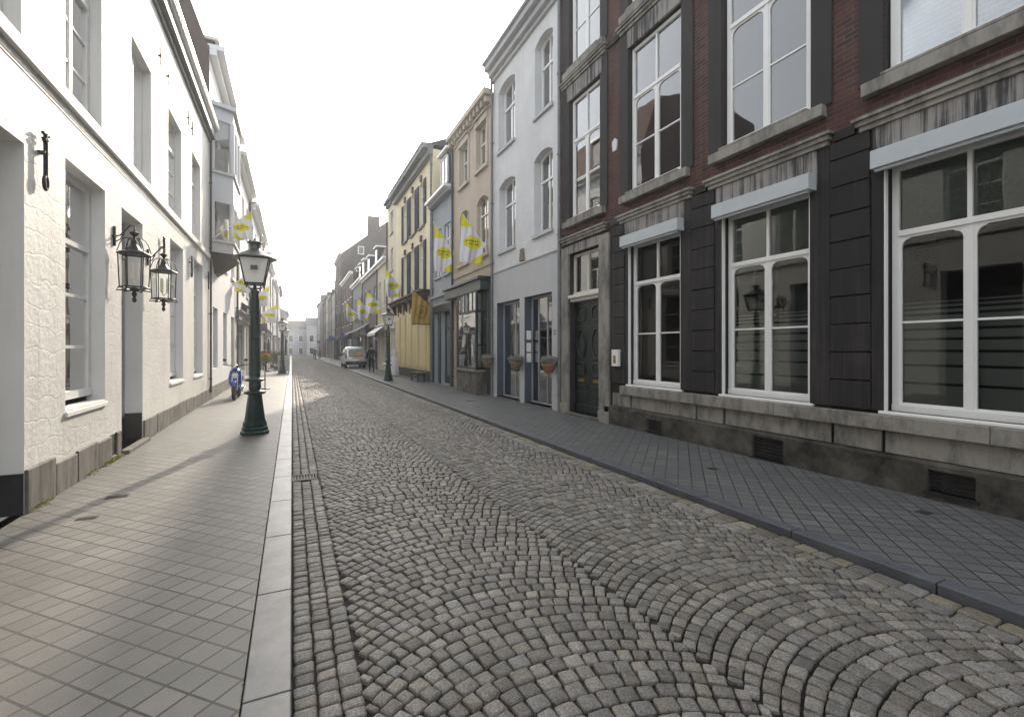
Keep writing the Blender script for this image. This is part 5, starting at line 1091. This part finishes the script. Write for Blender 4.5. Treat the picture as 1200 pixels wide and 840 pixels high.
# round blue traffic sign, awnings, hanging shop signs far right
t = thing('traffic_sign', (4.3, 60, PV), 'round blue traffic sign on a grey pole far down the right kerb', 'sign')
g = MB(); g.tube([(4.3,60,PV),(4.3,60,3.1)], .03, 8); g.build('pole', M['zinc'], t)
g = MB(); n = 24; g.prism([(4.3+.32*math.cos(2*PI*k/n), 59.95, 2.9+.32*math.sin(2*PI*k/n)) for k in range(n)], (0,.02,0)); g.build('disc', M['sign_blue'], t)
def awning(fc, y0, y1, z, out, mat, label, valance=.2):
    t = thing('awning', fc.p((y0+y1)/2, z, 0), label, 'awning'); g = MB(); g.prism([fc.p(y0,z,0),fc.p(y0,z-.6,-out),fc.p(y0,z-.6-valance,-out),fc.p(y0,z-.58-valance,-out+.02),fc.p(y0,z-.62,-out+.03),fc.p(y0,z-.05,0)], (0,y1-y0,0)); g.build('canvas', mat, t)
    g = MB(); [g.tube([fc.p(y,z-.9,0),fc.p(y,z-.64,-out+.05)], .015, 6) for y in (y0+.1,y1-.1)]; g.build('arms', M['zinc'], t)
awning(FR, 47, 50.5, 3.7, 1.3, M['black'], 'black awning low on the dormered grey house on the right')
awning(FR, 42.2, 44.6, 3.9, .9, M['shopgreen'], 'dark green awning on the grey brown mansard house')
awning(FR, 34.0, 37.6, 3.4, .8, M['white'], 'white awning over the white shopfront of the low yellow house')
awning(FL, 27.0, 30.5, 4.0, .9, M['pipe'], 'dark awning on the white stucco house on the left')
def hsign(fc, y, z, w, h, mat, label):
    t = thing('hanging_sign', fc.p(y,z,0), label, 'shop sign'); g = MB(); g.tube([fc.p(y,z+h+.06,0),fc.p(y,z+h+.06,-w-.15)], .014, 6); g.build('bracket', M['iron'], t)
    g = MB(); fc.box(g, y-.03, y+.03, z, z+h, -w-.1, -.1); g.build('board', mat, t, bevel=.01)
hsign(FR, 43.2, 2.9, .5, .5, M['curtain'], 'small pale hanging sign beside the dark green awning')
hsign(FR, 58, 3.0, .7, .5, M['sign_blue'], 'blue hanging sign on the brown brick house on the right')
hsign(FL, 38, 2.9, .6, .6, M['pipe'], 'dark hanging sign on the light grey house on the left')
g = MB()
for (yy, nn) in ((6.2,80),(7.5,30),(8.15,220),(8.5,160),(10.4,40),(3.5,60)): leaves(g, (-2.26, yy, PV+.02), (.05,.25,.03), nn, .014)
for k in range(160): yy = RN.uniform(-3, 30); leaves(g, (-.207, yy, PV+.002), (.006,.05,.004), 4, .007)
structure(g.build('weeds', M['leafy']), 'stuff')
# =================================================================== haze
g = MB(); g.box(-75, 75, -25, 190, -1.1, 23); hz = structure(g.build('haze', M['white'], recalc=True), 'stuff')
m = bpy.data.materials.new('haze_air'); m.use_nodes = True; nt = m.node_tree; nt.nodes.clear(); o = nt.nodes.new('ShaderNodeOutputMaterial'); v = nt.nodes.new('ShaderNodeVolumePrincipled')
v.inputs['Color'].default_value = (.93,.96,1,1); v.inputs['Density'].default_value = .0018; v.inputs['Anisotropy'].default_value = .45; nt.links.new(v.outputs[0], o.inputs['Volume'])
hz.data.materials.clear(); hz.data.materials.append(m)
# =================================================================== sky, sun, camera
AZ, EL = 17.5, 27.6       # sun ahead, to the right of the street axis
w = bpy.data.worlds.new('World'); sc.world = w; w.use_nodes = True; nt = w.node_tree; nt.nodes.clear()
sk = nt.nodes.new('ShaderNodeTexSky'); sk.sky_type = 'NISHITA'; sk.sun_disc = False; sk.sun_elevation = math.radians(EL); sk.sun_rotation = math.radians(AZ); sk.dust_density = 4; sk.air_density = 1.4; sk.altitude = 50
hs = nt.nodes.new('ShaderNodeHueSaturation'); hs.inputs['Saturation'].default_value = .35; hs.inputs['Value'].default_value = .9
bg = nt.nodes.new('ShaderNodeBackground'); bg.inputs['Strength'].default_value = .13; ow = nt.nodes.new('ShaderNodeOutputWorld')
nt.links.new(sk.outputs[0], hs.inputs['Color']); veil = nt.nodes.new('ShaderNodeMix'); veil.data_type = 'RGBA'; veil.blend_type = 'ADD'; veil.inputs[0].default_value = 1; veil.inputs[7].default_value = (2.8, 2.9, 3.05, 1)   # thin cloud veil over the whole sky
nt.links.new(hs.outputs[0], veil.inputs[6]); nt.links.new(veil.outputs[2], bg.inputs[0]); nt.links.new(bg.outputs[0], ow.inputs[0])
sl = bpy.data.lights.new('sun', 'SUN'); sl.energy = 3.0; sl.angle = math.radians(1.0); sl.color = (1,.88,.72); so = bpy.data.objects.new('sun', sl); COL.objects.link(so)
d = Vector((math.sin(math.radians(AZ))*math.cos(math.radians(EL)), math.cos(math.radians(AZ))*math.cos(math.radians(EL)), math.sin(math.radians(EL))))
so.rotation_euler = d.to_track_quat('Z', 'Y').to_euler(); so.location = (0, 0, 40)
cd = bpy.data.cameras.new('camera'); cam = bpy.data.objects.new('camera', cd); COL.objects.link(cam); sc.camera = cam
cam.location = (0, 0, 1.63); cam.rotation_euler = (PI/2, 0, -math.atan(258/545)); cd.sensor_width = 36; cd.lens = 545/1200*36; cd.shift_y = -11/1200; cd.clip_end = 2000; cd.clip_start = .05
sc.view_settings.view_transform = 'Standard'; sc.view_settings.look = 'None'; sc.view_settings.gamma = 1; sc.view_settings.exposure = 1.1
sc.render.engine = 'CYCLES'; sc.cycles.max_bounces = 5; sc.cycles.diffuse_bounces = 3; sc.cycles.glossy_bounces = 2; sc.cycles.transparent_max_bounces = 12; sc.cycles.volume_bounces = 0
